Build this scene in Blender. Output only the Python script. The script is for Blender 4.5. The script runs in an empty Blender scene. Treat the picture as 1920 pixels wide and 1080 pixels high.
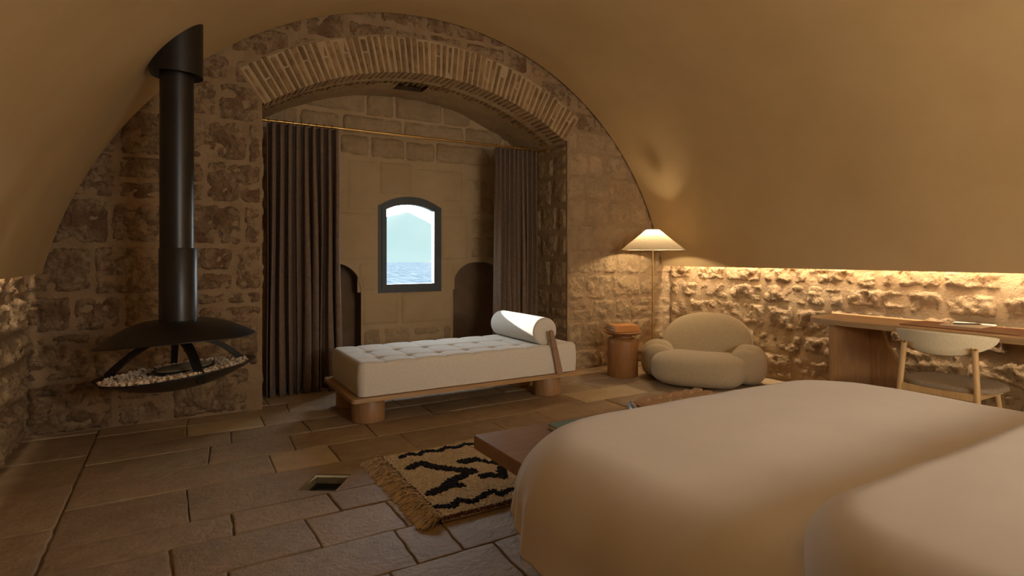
import bpy, bmesh, math, random
from mathutils import Vector, Matrix, noise
PI = math.pi
R = math.radians
random.seed(7)
scn = bpy.context.scene
COL = scn.collection

# ------------------------------------------------------------------ camera
cam = bpy.data.cameras.new('camera')
cam.sensor_width = 36.0
cam.lens = 36.0 * 1071 / 1920
cam.shift_y = -61 / 1920
cam.clip_end = 8000
camo = bpy.data.objects.new('camera', cam)
camo.location = (0, 0, 1.25)
camo.rotation_euler = (R(90), 0, R(-30.4))
COL.objects.link(camo)
scn.camera = camo

# ------------------------------------------------------------------ world, sun, exposure
w = bpy.data.worlds.new('sky'); scn.world = w; w.use_nodes = True
bg = w.node_tree.nodes['Background']
bg.inputs['Color'].default_value = (0.80, 0.93, 1.0, 1)
bg.inputs['Strength'].default_value = 21.0
scn.view_settings.view_transform = 'Standard'
scn.view_settings.look = 'None'
scn.view_settings.exposure = 0.0
scn.view_settings.gamma = 1.0
scn.view_settings.use_curve_mapping = False

def light(name, kind, loc, energy, color, rot=(0, 0, 0), **kw):
    l = bpy.data.lights.new(name, kind); l.energy = energy; l.color = color
    for k, v in kw.items(): setattr(l, k, v)
    o = bpy.data.objects.new(name, l); o.location = loc; o.rotation_euler = rot
    COL.objects.link(o); return o

sd = Vector((0.30, -1.0, -0.21))
sun = light('sun', 'SUN', (0, 30, 12), 16.0, (1.0, 0.95, 0.88), angle=R(0.5))
sun.rotation_euler = sd.to_track_quat('-Z', 'Y').to_euler()
# sampling portal at the outer mouth of the window (adds no light of its own)
pt = light('window_portal', 'AREA', (2.29, 6.45, 1.36), 1.0, (1, 1, 1), rot=(R(-90), 0, 0), shape='RECTANGLE', size=0.92, size_y=1.1)
pt.data.cycles.is_portal = True
WARM = (1.0, 0.80, 0.56)
# LED tape in the coves behind the lower edge of the vault
light('cove_light_right', 'AREA', (5.112, 1.9, 1.33), 62, WARM, rot=(0, R(-8), 0), shape='RECTANGLE', size=0.03, size_y=6.0)
light('cove_light_left', 'AREA', (-0.845, 2.9, 1.30), 16, WARM, rot=(0, R(4), 0), shape='RECTANGLE', size=0.03, size_y=4.0)
# unseen fill lights added behind the camera
light('rear_warm_fill', 'AREA', (3.5, -2.4, 1.7), 20, (1.0, 0.78, 0.52), rot=(R(112), 0, R(8)), shape='RECTANGLE', size=2.0, size_y=0.5)  # added warm fill from the head end
light('vault_fill', 'AREA', (2.0, -1.2, 1.4), 52, (1.0, 0.79, 0.52), rot=(R(122), 0, R(-36)), shape='RECTANGLE', size=1.2, size_y=0.5)  # added fill that brightens the upper right of the vault
light('rear_cool_fill', 'AREA', (2.3, -3.0, 2.1), 58, (0.80, 0.90, 1.0), rot=(R(66), 0, 0), shape='RECTANGLE', size=1.4, size_y=1.6)  # added cool fill that brightens the bed top

# ------------------------------------------------------------------ materials
def mat(name, c1, c2=None, rough=0.7, scale=6.0, detail=6.0, stretch=(1, 1, 1), bump=0.0, bscale=None, bdist=0.01,
        metal=0.0, rand=0.0, spec=0.5, lo=0.35, hi=0.65, coat=0.0, c3=None, c3scale=2.0, sheen=0.0, spots=0.0):
    m = bpy.data.materials.new(name); m.use_nodes = True
    nt = m.node_tree; N = nt.nodes; L = nt.links
    b = N['Principled BSDF']
    b.inputs['Roughness'].default_value = rough
    b.inputs['Metallic'].default_value = metal
    b.inputs['Specular IOR Level'].default_value = spec
    if coat: b.inputs['Coat Weight'].default_value = coat
    if sheen: b.inputs['Sheen Weight'].default_value = sheen
    tc = N.new('ShaderNodeTexCoord'); mp = N.new('ShaderNodeMapping')
    mp.inputs['Scale'].default_value = stretch
    L.new(tc.outputs['Object'], mp.inputs['Vector'])
    c2 = c2 or c1
    n = N.new('ShaderNodeTexNoise'); n.inputs['Scale'].default_value = scale; n.inputs['Detail'].default_value = detail
    n.inputs['Roughness'].default_value = 0.6
    L.new(mp.outputs['Vector'], n.inputs['Vector'])
    r = N.new('ShaderNodeValToRGB')
    r.color_ramp.elements[0].position = lo; r.color_ramp.elements[1].position = hi
    r.color_ramp.elements[0].color = (*c1, 1); r.color_ramp.elements[1].color = (*c2, 1)
    L.new(n.outputs['Fac'], r.inputs['Fac'])
    out = r.outputs['Color']
    if c3:
        n3 = N.new('ShaderNodeTexNoise'); n3.inputs['Scale'].default_value = c3scale; n3.inputs['Detail'].default_value = 4
        L.new(tc.outputs['Object'], n3.inputs['Vector'])
        r3 = N.new('ShaderNodeValToRGB'); r3.color_ramp.elements[0].position = 0.5; r3.color_ramp.elements[1].position = 0.68
        L.new(n3.outputs['Fac'], r3.inputs['Fac'])
        mx = N.new('ShaderNodeMixRGB'); mx.inputs['Color2'].default_value = (*c3, 1)
        L.new(r3.outputs['Color'], mx.inputs['Fac']); L.new(out, mx.inputs['Color1']); out = mx.outputs['Color']
    if rand:
        oi = N.new('ShaderNodeObjectInfo'); mr = N.new('ShaderNodeMapRange')
        mr.inputs['To Min'].default_value = 1 - rand; mr.inputs['To Max'].default_value = 1 + rand * 0.7
        L.new(oi.outputs['Random'], mr.inputs['Value'])
        hs = N.new('ShaderNodeHueSaturation'); L.new(out, hs.inputs['Color']); L.new(mr.outputs['Result'], hs.inputs['Value'])
        out = hs.outputs['Color']
    L.new(out, b.inputs['Base Color'])
    if bump:
        bn = N.new('ShaderNodeTexNoise'); bn.inputs['Scale'].default_value = bscale or scale * 4; bn.inputs['Detail'].default_value = 8
        bn.inputs['Roughness'].default_value = 0.65
        L.new(mp.outputs['Vector'], bn.inputs['Vector'])
        h = bn.outputs['Fac']
        if spots:
            vo = N.new('ShaderNodeTexVoronoi'); vo.inputs['Scale'].default_value = spots
            L.new(mp.outputs['Vector'], vo.inputs['Vector'])
            ad = N.new('ShaderNodeMath'); ad.operation = 'MULTIPLY_ADD'; ad.inputs[1].default_value = 0.6
            L.new(vo.outputs['Distance'], ad.inputs[0]); L.new(h, ad.inputs[2]); h = ad.outputs[0]
        bp = N.new('ShaderNodeBump'); bp.inputs['Strength'].default_value = bump; bp.inputs['Distance'].default_value = bdist
        L.new(h, bp.inputs['Height']); L.new(bp.outputs['Normal'], b.inputs['Normal'])
    return m

M = {}
M['plaster'] = mat('plaster', (0.52, 0.375, 0.185), (0.60, 0.44, 0.23), rough=0.75, scale=1.3, detail=8, bump=0.12, bscale=5, bdist=0.01, lo=0.3, hi=0.7)
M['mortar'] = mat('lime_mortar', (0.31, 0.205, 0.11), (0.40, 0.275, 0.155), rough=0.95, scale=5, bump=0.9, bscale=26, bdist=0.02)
M['stone'] = mat('rough_limestone', (0.23, 0.14, 0.07), (0.42, 0.29, 0.165), rough=0.95, scale=20, detail=9, lo=0.40, hi=0.58, bump=1.0, bscale=34, bdist=0.03, rand=0.07, c3=(0.22, 0.12, 0.06), c3scale=5, spots=30)  # dark fine noise stands in for shade in pits, over real reddish mottling
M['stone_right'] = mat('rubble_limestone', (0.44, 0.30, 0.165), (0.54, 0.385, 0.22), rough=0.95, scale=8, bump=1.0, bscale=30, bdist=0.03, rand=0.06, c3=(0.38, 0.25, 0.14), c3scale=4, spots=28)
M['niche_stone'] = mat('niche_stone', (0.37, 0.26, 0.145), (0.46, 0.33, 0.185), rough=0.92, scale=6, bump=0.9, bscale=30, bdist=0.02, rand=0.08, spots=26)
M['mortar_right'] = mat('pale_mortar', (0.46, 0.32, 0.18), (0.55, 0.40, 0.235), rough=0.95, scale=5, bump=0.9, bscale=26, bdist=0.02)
M['smooth_stone'] = mat('smooth_stone', (0.42, 0.30, 0.16), (0.48, 0.35, 0.20), rough=0.85, scale=3, bump=0.25, bscale=18, bdist=0.006, rand=0.05)
M['brick'] = mat('old_brick', (0.20, 0.115, 0.05), (0.36, 0.225, 0.105), rough=0.95, scale=12, bump=0.7, bscale=45, bdist=0.008, rand=0.28)
M['floor_bed'] = mat('floor_joint', (0.15, 0.10, 0.055), (0.24, 0.165, 0.095), rough=0.95, scale=20, bump=0.5)
M['tile'] = mat('worn_stone_tile', (0.38, 0.265, 0.15), (0.49, 0.36, 0.215), rough=0.46, scale=11, detail=10, bump=1.0, bscale=30, bdist=0.014, rand=0.13, c3=(0.34, 0.23, 0.125), c3scale=1.4, lo=0.3, hi=0.7, spec=0.5)
M['tile_pale'] = mat('pale_stone_tile', (0.50, 0.375, 0.205), (0.58, 0.445, 0.26), rough=0.5, scale=7, bump=0.5, bscale=20, bdist=0.006)
M['recess'] = mat('dark_recess', (0.06, 0.035, 0.02), (0.09, 0.055, 0.03), rough=1.0)
M['oak'] = mat('oak', (0.37, 0.21, 0.09), (0.47, 0.285, 0.13), rough=0.45, scale=5, stretch=(1, 8, 8), bump=0.05)
M['oak_v'] = mat('oak_vertical', (0.34, 0.18, 0.075), (0.44, 0.25, 0.11), rough=0.45, scale=5, stretch=(8, 8, 1), bump=0.05)
M['oak_y'] = mat('oak_lengthwise', (0.36, 0.22, 0.10), (0.44, 0.285, 0.14), rough=0.45, scale=5, stretch=(8, 1, 8), bump=0.05)
M['walnut'] = mat('reddish_wood', (0.28, 0.165, 0.10), (0.35, 0.215, 0.135), rough=0.4, scale=5, stretch=(1, 8, 8), bump=0.04)
M['pale_oak'] = mat('pale_oak', (0.55, 0.34, 0.14), (0.66, 0.43, 0.20), rough=0.45, scale=6, stretch=(6, 6, 1), bump=0.04)
M['black'] = mat('black_steel', (0.012, 0.010, 0.009), (0.018, 0.015, 0.013), rough=0.36, scale=3, metal=0.0, spec=0.5)
M['frame'] = mat('window_frame_paint', (0.03, 0.04, 0.045), (0.045, 0.055, 0.06), rough=0.45)
M['brass'] = mat('brass', (0.55, 0.33, 0.10), (0.65, 0.42, 0.15), rough=0.3, metal=1.0)
M['linen'] = mat('cream_linen', (0.66, 0.61, 0.53), (0.72, 0.67, 0.59), rough=0.95, scale=60, bump=0.15, bscale=220, bdist=0.002, sheen=0.2)
M['boucle'] = mat('olive_boucle', (0.42, 0.335, 0.205), (0.50, 0.405, 0.26), rough=1.0, scale=90, bump=0.5, bscale=190, bdist=0.004, sheen=0.2)
M['duvet'] = mat('white_duvet', (0.63, 0.565, 0.50), (0.66, 0.595, 0.53), rough=0.95, scale=3, bump=0.12, bscale=7, bdist=0.01, sheen=0.15)
M['curtain'] = mat('brown_curtain', (0.15, 0.098, 0.066), (0.20, 0.135, 0.093), rough=0.95, scale=30, bump=0.1, bscale=250, bdist=0.002, sheen=0.1)
M['green'] = mat('green_book_cloth', (0.13, 0.20, 0.16), (0.16, 0.24, 0.19), rough=0.7)
M['paper'] = mat('paper', (0.72, 0.62, 0.48), (0.76, 0.66, 0.52), rough=0.8)
M['orange'] = mat('orange_cover', (0.62, 0.26, 0.06), (0.68, 0.30, 0.08), rough=0.6)
M['leather'] = mat('brown_leather', (0.20, 0.075, 0.03), (0.25, 0.10, 0.045), rough=0.5, bump=0.1, bscale=120, bdist=0.002)
M['terracotta'] = mat('terracotta_wood', (0.28, 0.12, 0.035), (0.36, 0.165, 0.055), rough=0.5, scale=5, stretch=(8, 8, 1), bump=0.05)
M['tray'] = mat('tan_wood', (0.44, 0.27, 0.145), (0.54, 0.35, 0.20), rough=0.5, scale=6)
M['grey'] = mat('grey_stone', (0.12, 0.125, 0.14), (0.30, 0.32, 0.36), rough=0.35, scale=25)
M['ivory'] = mat('ivory_wool', (0.74, 0.63, 0.47), (0.86, 0.76, 0.60), rough=1.0, scale=25, rand=0)
M['beige'] = mat('beige_wool', (0.50, 0.37, 0.22), (0.68, 0.53, 0.36), rough=1.0, scale=25)
M['navy'] = mat('navy_wool', (0.012, 0.014, 0.028), (0.025, 0.028, 0.05), rough=1.0, scale=25)
M['rustwool'] = mat('rust_wool', (0.10, 0.035, 0.018), (0.15, 0.055, 0.028), rough=1.0, scale=25)
M['pebble'] = mat('white_pebble', (0.78, 0.60, 0.40), (0.88, 0.70, 0.50), rough=0.8, scale=30)
M['burner'] = mat('burner_plate', (0.30, 0.25, 0.15), (0.42, 0.36, 0.23), rough=0.4, scale=8, stretch=(1, 8, 1))
M['sea'] = mat('sea_water', (0.016, 0.024, 0.031), (0.050, 0.056, 0.061), rough=0.9, scale=1.3, stretch=(1.0, 0.07, 1), spec=0.0, detail=10, lo=0.42, hi=0.60)  # paler streaks in the matte colour stand in for glitter on the water
M['hill'] = mat('hazy_hill', (0.036, 0.046, 0.043), (0.041, 0.050, 0.047), rough=1.0, scale=0.006, spec=0.0)  # distance haze is put into this muted colour
M['plastic'] = mat('black_plastic', (0.02, 0.02, 0.02), rough=0.4)
M['wood_base'] = mat('bed_base_wood', (0.16, 0.06, 0.025), (0.22, 0.09, 0.04), rough=0.5, scale=5, stretch=(8, 1, 8))

def glass_mat(name, tint=(1, 1, 1), gl=0.05, rough=0.02):
    m = bpy.data.materials.new(name); m.use_nodes = True; nt = m.node_tree; nt.nodes.clear()
    o = nt.nodes.new('ShaderNodeOutputMaterial'); t = nt.nodes.new('ShaderNodeBsdfTransparent'); g = nt.nodes.new('ShaderNodeBsdfGlossy')
    t.inputs['Color'].default_value = (*tint, 1); g.inputs['Roughness'].default_value = rough
    mx = nt.nodes.new('ShaderNodeMixShader'); mx.inputs['Fac'].default_value = gl
    nt.links.new(t.outputs[0], mx.inputs[1]); nt.links.new(g.outputs[0], mx.inputs[2]); nt.links.new(mx.outputs[0], o.inputs['Surface'])
    return m
M['glass'] = glass_mat('window_glass')
M['darkglass'] = glass_mat('floor_glass', (0.25, 0.3, 0.26), 0.12, 0.05)

def shade_mat():
    m = bpy.data.materials.new('parchment_shade'); m.use_nodes = True; nt = m.node_tree; nt.nodes.clear()
    o = nt.nodes.new('ShaderNodeOutputMaterial'); d = nt.nodes.new('ShaderNodeBsdfDiffuse'); t = nt.nodes.new('ShaderNodeBsdfTranslucent')
    tc = nt.nodes.new('ShaderNodeTexCoord'); wv = nt.nodes.new('ShaderNodeTexNoise'); wv.inputs['Scale'].default_value = 40
    rp = nt.nodes.new('ShaderNodeValToRGB'); rp.color_ramp.elements[0].color = (0.62, 0.50, 0.33, 1); rp.color_ramp.elements[1].color = (0.80, 0.68, 0.48, 1)
    nt.links.new(tc.outputs['Object'], wv.inputs['Vector']); nt.links.new(wv.outputs['Fac'], rp.inputs['Fac'])
    for s in (d, t): nt.links.new(rp.outputs['Color'], s.inputs['Color'])
    mx = nt.nodes.new('ShaderNodeMixShader'); mx.inputs['Fac'].default_value = 0.33
    nt.links.new(d.outputs[0], mx.inputs[1]); nt.links.new(t.outputs[0], mx.inputs[2]); nt.links.new(mx.outputs[0], o.inputs['Surface'])
    return m
M['shade'] = shade_mat()
def emis(name, c, s):
    m = bpy.data.materials.new(name); m.use_nodes = True; b = m.node_tree.nodes['Principled BSDF']
    b.inputs['Emission Color'].default_value = (*c, 1); b.inputs['Emission Strength'].default_value = s; return m
M['bulb'] = emis('bulb_glow', (1.0, 0.72, 0.40), 12)

# ------------------------------------------------------------------ helpers
def ob(name, verts, faces, m, parent=None, smooth=False, loc=None, rot=None, mi=None, sharp=None, **props):
    me = bpy.data.meshes.new(name)
    me.from_pydata([tuple(v) for v in verts], [], faces); me.update()
    for mm in (m if isinstance(m, (list, tuple)) else [m]):
        if mm: me.materials.append(mm)
    if mi: me.polygons.foreach_set('material_index', mi)
    if smooth:
        me.polygons.foreach_set('use_smooth', [True] * len(me.polygons))
        if sharp: me.set_sharp_from_angle(angle=R(sharp))
    o = bpy.data.objects.new(name, me); COL.objects.link(o)
    if parent: o.parent = parent
    if loc: o.location = loc
    if rot: o.rotation_euler = rot
    for k, v in props.items(): o[k] = v
    return o

def thing(name, label, cat, loc, rz=0, group=None):
    o = bpy.data.objects.new(name, None); COL.objects.link(o); o.empty_display_size = 0.1
    o.location = loc; o.rotation_euler = (0, 0, rz); o['label'] = label; o['category'] = cat
    if group: o['group'] = group
    return o

def tag(o, label, cat, group=None):
    o['label'] = label; o['category'] = cat
    if group: o['group'] = group
    return o

def structure(name, label=None):
    o = bpy.data.objects.new(name, None); COL.objects.link(o); o['kind'] = 'structure'
    if label: o['label'] = label
    return o

def box(name, c, s, m, parent=None, bev=0.004, rot=None, **p):
    bm = bmesh.new(); bmesh.ops.create_cube(bm, size=1)
    for v in bm.verts: v.co = Vector((v.co.x * s[0], v.co.y * s[1], v.co.z * s[2]))
    if bev: bmesh.ops.bevel(bm, geom=bm.edges[:], offset=bev, segments=2, affect='EDGES')
    me = bpy.data.meshes.new(name); bm.to_mesh(me); bm.free(); me.materials.append(m)
    o = bpy.data.objects.new(name, me); COL.objects.link(o)
    if parent: o.parent = parent
    o.location = c
    if rot: o.rotation_euler = rot
    for k, v in p.items(): o[k] = v
    return o

def lathe(prof, n=48):
    vs, fs = [], []
    for (r, z) in prof:
        for k in range(n):
            a = 2 * PI * k / n; vs.append((r * math.cos(a), r * math.sin(a), z))
    for i in range(len(prof) - 1):
        for k in range(n):
            a, b = i * n + k, i * n + (k + 1) % n
            fs.append((a, b, b + n, a + n))
    if prof[0][0] > 1e-5: fs.append(tuple(reversed(range(n))))
    if prof[-1][0] > 1e-5: fs.append(tuple((len(prof) - 1) * n + k for k in range(n)))
    return vs, fs

def tube(p0, p1, r0, r1=None, n=20, bev=True):
    r1 = r0 if r1 is None else r1
    p0 = Vector(p0); p1 = Vector(p1); d = p1 - p0; q = d.to_track_quat('Z', 'Y'); Ln = d.length
    e = min(r0, r1) * 0.12
    vs, fs = lathe([(r0 - e, 0), (r0, e), (r1, Ln - e), (r1 - e, Ln)], n)
    return [tuple(p0 + q @ Vector(v)) for v in vs], fs

def path_tube(pts, r, n=10, closed=False):
    pts = [Vector(p) for p in pts]; vs, fs = [], []
    for i, p in enumerate(pts):
        a = pts[i - 1] if (i > 0 or closed) else p
        b = pts[(i + 1) % len(pts)] if (i < len(pts) - 1 or closed) else p
        q = (b - a).to_track_quat('Z', 'Y')
        for k in range(n):
            t = 2 * PI * k / n; vs.append(tuple(p + q @ Vector((r * math.cos(t), r * math.sin(t), 0))))
    m = len(pts)
    for i in range(m if closed else m - 1):
        for k in range(n):
            a, b = i * n + k, i * n + (k + 1) % n; c = ((i + 1) % m) * n
            fs.append((a, b, c + (k + 1) % n, c + k))
    if not closed:
        fs.append(tuple(reversed(range(n)))); fs.append(tuple((m - 1) * n + k for k in range(n)))
    return vs, fs

def slab(outline, z0, z1):
    """extrude a 2D outline (x, y) from z0 to z1"""
    n = len(outline)
    vs = [(x, y, z0) for x, y in outline] + [(x, y, z1) for x, y in outline]
    fs = [tuple(reversed(range(n))), tuple(range(n, 2 * n))]
    fs += [(i, (i + 1) % n, n + (i + 1) % n, n + i) for i in range(n)]
    return vs, fs

def drape(hx, hy, cr, er, drop, nx, ny, na=8, nd=6, top=0.0, crown=0.0, disp=None, fold=None, flat=3, bottom=False):
    """cloth / cushion top with rounded plan corners (cr), rounded edge (er) and a skirt of length drop"""
    total_flat = cr - er
    os_ = [total_flat * (k + 1) / flat for k in range(flat)] if total_flat > 1e-4 else []
    os_ += [total_flat + er * (PI / 2) * (k + 1) / na for k in range(na)]
    os_ += [total_flat + er * PI / 2 + drop * (k + 1) / nd for k in range(nd)]
    cx, cy = hx - cr, hy - cr
    xs = [(-cx, -o) for o in reversed(os_)] + [(-cx + 2 * cx * i / nx, 0) for i in range(nx + 1)] + [(cx, o) for o in os_]
    ys = [(-cy, -o) for o in reversed(os_)] + [(-cy + 2 * cy * i / ny, 0) for i in range(ny + 1)] + [(cy, o) for o in os_]
    def prof(o):
        if o <= total_flat: return o, 0.0
        a = (o - total_flat) / er
        if a <= PI / 2: return total_flat + er * math.sin(a), er * (1 - math.cos(a))
        return cr, er + (o - total_flat - er * PI / 2)
    vs = []
    for (y, oy) in ys:
        for (x, ox) in xs:
            o = max(abs(ox), abs(oy)); ln = math.hypot(ox, oy)
            px, py, pz = x, y, top
            if o > 0:
                h, d = prof(o); dx, dy = ox / ln, oy / ln
                px += dx * h; py += dy * h; pz -= d
                if fold:
                    f = fold(px, py, d, dx, dy); px += dx * f; py += dy * f
            pz += crown * (1 - min(1, abs(px) / hx) ** 2.2) * (1 - min(1, abs(py) / hy) ** 2.2)
            if disp:
                pz += disp(px, py) * max(0, 1 - max(0, (top - pz)) / max(er, 1e-3))
            vs.append((px, py, pz))
    W, H = len(xs), len(ys)
    fs = [(j * W + i, j * W + i + 1, (j + 1) * W + i + 1, (j + 1) * W + i) for j in range(H - 1) for i in range(W - 1)]
    loop = [i for i in range(W)] + [j * W + W - 1 for j in range(1, H)] + [(H - 1) * W + i for i in range(W - 2, -1, -1)] + [j * W for j in range(H - 2, 0, -1)]
    if bottom: fs.append(tuple(reversed(loop)))
    return vs, fs, loop

def ellipsoid(a, b, c, e1=1.0, e2=1.0, nu=48, nv=28, deform=None):
    sp = lambda t, e: math.copysign(abs(t) ** e, t)
    vs, fs = [(0, 0, -c)], []
    for j in range(1, nv):
        v = -PI / 2 + PI * j / nv
        for i in range(nu):
            u = 2 * PI * i / nu
            vs.append((a * sp(math.cos(v), e1) * sp(math.cos(u), e2), b * sp(math.cos(v), e1) * sp(math.sin(u), e2), c * sp(math.sin(v), e1)))
    vs.append((0, 0, c)); top = len(vs) - 1
    for i in range(nu):
        fs.append((0, 1 + (i + 1) % nu, 1 + i))
        fs.append((top, 1 + (nv - 2) * nu + i, 1 + (nv - 2) * nu + (i + 1) % nu))
    for j in range(nv - 2):
        for i in range(nu):
            a0 = 1 + j * nu + i; b0 = 1 + j * nu + (i + 1) % nu
            fs.append((a0, b0, b0 + nu, a0 + nu))
    if deform: vs = [deform(*v) for v in vs]
    return vs, fs

def fbm(x, y, z, o=4): return noise.fractal(Vector((x, y, z)), 0.9, 2.1, o)
def sstep(a, b, x):
    t = min(1, max(0, (x - a) / (b - a))); return t * t * (3 - 2 * t)

# ------------------------------------------------------------------ room dimensions
WY = 5.05                 # face of the far wall
XL, XR = -0.90, 5.22      # stone side walls
VC, VZ, VR = 2.12, 0.494, 2.986   # vault circle (centre x, centre z, radius)
VE = 1.125                # height of the vault's lower edge
NX0, NX1 = 0.60, 3.66     # niche
NY = 6.0                  # niche back wall
AZ, AR, AX = 0.315, 2.645, 2.12   # brick arch centre z, intrados radius
EXT = 0.31                # ring thickness
def arch_z(x): return AZ + math.sqrt(max(0, AR * AR - (x - AX) ** 2))

# ------------------------------------------------------------------ stone patches
def stone_patch(frame, u0, u1, v0, v1, parent, m, relief=0.02, rough=0.012, step=0.02, valid=None, name='stone', rnd=0.035, wob=0.012, freq=9.0, edge=0.03):
    O, U, V, Nn = [Vector(a) for a in frame]
    nu = max(6, int((u1 - u0) / step)); nv = max(5, int((v1 - v0) / step))
    sx, sz = random.uniform(0, 90), random.uniform(0, 90)
    amp = random.uniform(0.55, 1.25); tilt = random.uniform(-.02, .02); tilt2 = random.uniform(-.02, .02)
    cu, cv, hu, hv = (u0 + u1) / 2, (v0 + v1) / 2, (u1 - u0) / 2, (v1 - v0) / 2
    vs = []; mx = -1
    for j in range(nv + 1):
        for i in range(nu + 1):
            u = u0 + (u1 - u0) * i / nu; v = v0 + (v1 - v0) * j / nv
            du, dv = abs(u - cu), abs(v - cv)
            rr = rnd
            qx, qy = max(du - hu + rr, 0), max(dv - hv + rr, 0)
            d = rr - math.hypot(qx, qy) if (qx > 0 and qy > 0) else min(hu - du, hv - dv)
            d += wob * fbm(u * 11 + sx, v * 11, sz, 3) - 0.004
            if valid: d = min(d, valid(u, v))
            k = sstep(-0.004, edge, d)
            n = fbm(u * freq + sx, v * freq + sz, 1.7, 5)
            rdg = abs(fbm(u * freq * 0.6 + sz, v * freq * 0.9 + sx, 4.1, 3))
            h = -0.014 + k * (0.018 + relief * amp + rough * (n * 1.4 - rdg * 1.6 + 0.5) + tilt * (u - cu) + tilt2 * (v - cv))
            mx = max(mx, h)
            vs.append(O + U * u + V * v + Nn * h)
    if mx < 0.0: return None
    W = nu + 1
    fs = [(j * W + i, j * W + i + 1, (j + 1) * W + i + 1, (j + 1) * W + i) for j in range(nv) for i in range(nu)]
    return ob(name, vs, fs, m, parent, smooth=True)

def rows(z0, z1, lo, hi):
    out = []; z = z0
    while z < z1 - 0.05:
        h = random.uniform(lo, hi)
        if z + h > z1 - 0.08: h = z1 - z
        out.append((z, z + h)); z += h
    return out

def lay(frame, u0, u1, v0, v1, parent, m, wlo, whi, hlo, hhi, gap=0.022, valid=None, keep=None, **kw):
    for (a, b) in rows(v0, v1, hlo, hhi):
        u = u0 + random.uniform(-0.18, 0)
        while u < u1:
            wd = random.uniform(wlo, whi)
            ua, ub = max(u, u0), min(u + wd, u1)
            if ub - ua > 0.09 and (keep is None or keep(ua, ub, a, b)):
                ja, jb = random.uniform(-.012, .012), random.uniform(-.012, .012)
                if random.random() < 0.14 and b - a > 0.24:
                    mid = (a + b) / 2 + random.uniform(-.03, .03)
                    stone_patch(frame, ua + gap / 2, ub - gap / 2, a + gap / 2 + ja, mid - gap / 2, parent, m, valid=valid, **kw)
                    stone_patch(frame, ua + gap / 2, ub - gap / 2, mid + gap / 2, b - gap / 2 + jb, parent, m, valid=valid, **kw)
                else:
                    stone_patch(frame, ua + gap / 2, ub - gap / 2, a + gap / 2 + ja, b - gap / 2 + jb, parent, m, valid=valid, **kw)
            u += wd

# ------------------------------------------------------------------ floor
floor = structure('floor')
HC = [(0.69, 3.39), (0.86, 3.28), (0.723, 3.089), (0.553, 3.199)]   # the square opening in the floor
def quad_grid(x0, x1, y0, y1, z, hole=None):
    return [(x0, y0, z), (x1, y0, z), (x1, y1, z), (x0, y1, z)], [(0, 1, 2, 3)]
# mortar bed with the hole left open
xa, xb, ya, yb = -0.95, 5.3, -3.2, 6.3
vs = [(xa, ya, -.008), (xb, ya, -.008), (xb, yb, -.008), (xa, yb, -.008)] + [(x, y, -.008) for x, y in HC]
fs = [(0, 1, 6), (0, 6, 7), (0, 7, 3), (7, 4, 3), (3, 4, 2), (4, 5, 2), (5, 1, 2), (5, 6, 1)]
ob('mortar_bed', vs, fs, M['floor_bed'], floor)

def in_poly(x, y, P):
    c = False
    for i in range(len(P)):
        x1, y1 = P[i]; x2, y2 = P[(i + 1) % len(P)]
        if (y1 > y) != (y2 > y) and x < (x2 - x1) * (y - y1) / (y2 - y1) + x1: c = not c
    return c

def clip_half(P, a, b):
    """keep the part of polygon P on the left of a->b"""
    out = []
    s = lambda p: (b[0] - a[0]) * (p[1] - a[1]) - (b[1] - a[1]) * (p[0] - a[0])
    for i in range(len(P)):
        p, q = P[i], P[(i + 1) % len(P)]; sp, sq = s(p), s(q)
        if sp >= 0: out.append(p)
        if sp * sq < 0:
            t = sp / (sp - sq); out.append((p[0] + (q[0] - p[0]) * t, p[1] + (q[1] - p[1]) * t))
    return out

PALE = [(0.68, 3.7), (0.18, 4.7), (2.2, 3.35), (3.3, 4.05)]
def tile(poly, near):
    # densify and roughen the outline, then chamfer
    pts = []
    n = len(poly)
    for i in range(n):
        a, b = poly[i], poly[(i + 1) % n]; L = math.hypot(b[0] - a[0], b[1] - a[1])
        if L < 0.004: continue
        k = max(1, int(L / (0.06 if near else 0.12)))
        for t in range(k): pts.append((a[0] + (b[0] - a[0]) * t / k, a[1] + (b[1] - a[1]) * t / k))
    if len(pts) < 3: return
    cx = sum(p[0] for p in pts) / len(pts); cy = sum(p[1] for p in pts) / len(pts)
    amp = 0.008 if near else 0.005
    P = []
    for (x, y) in pts:
        P.append((x + amp * noise.noise(Vector((x * 14, y * 14, 3))), y + amp * noise.noise(Vector((x * 14, y * 14, 9)))))
    m = len(P); z = random.uniform(-.003, .003); tx, ty = random.uniform(-.006, .006), random.uniform(-.006, .006)
    vs = []
    for (ins, dz) in ((0, -.02), (0.001, -.004), (0.004, -.0008), (0.012, 0.0)):
        for (x, y) in P:
            L = math.hypot(cx - x, cy - y) or 1
            vs.append((x + (cx - x) / L * ins, y + (cy - y) / L * ins, z + dz + tx * (x - cx) + ty * (y - cy)))
    vs.append((cx, cy, z))
    fs = []
    for r in range(3):
        for i in range(m):
            a, b = r * m + i, r * m + (i + 1) % m; fs.append((a, b, b + m, a + m))
    fs += [(3 * m + i, 3 * m + (i + 1) % m, 4 * m) for i in range(m)]
    pale = any(in_poly(px, py, poly) for px, py in PALE)
    ob('stone_tile', vs, fs, M['tile_pale'] if pale else M['tile'], floor, smooth=True, sharp=50, **({'label': 'pale yellow stone tile'} if pale else {}))

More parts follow.
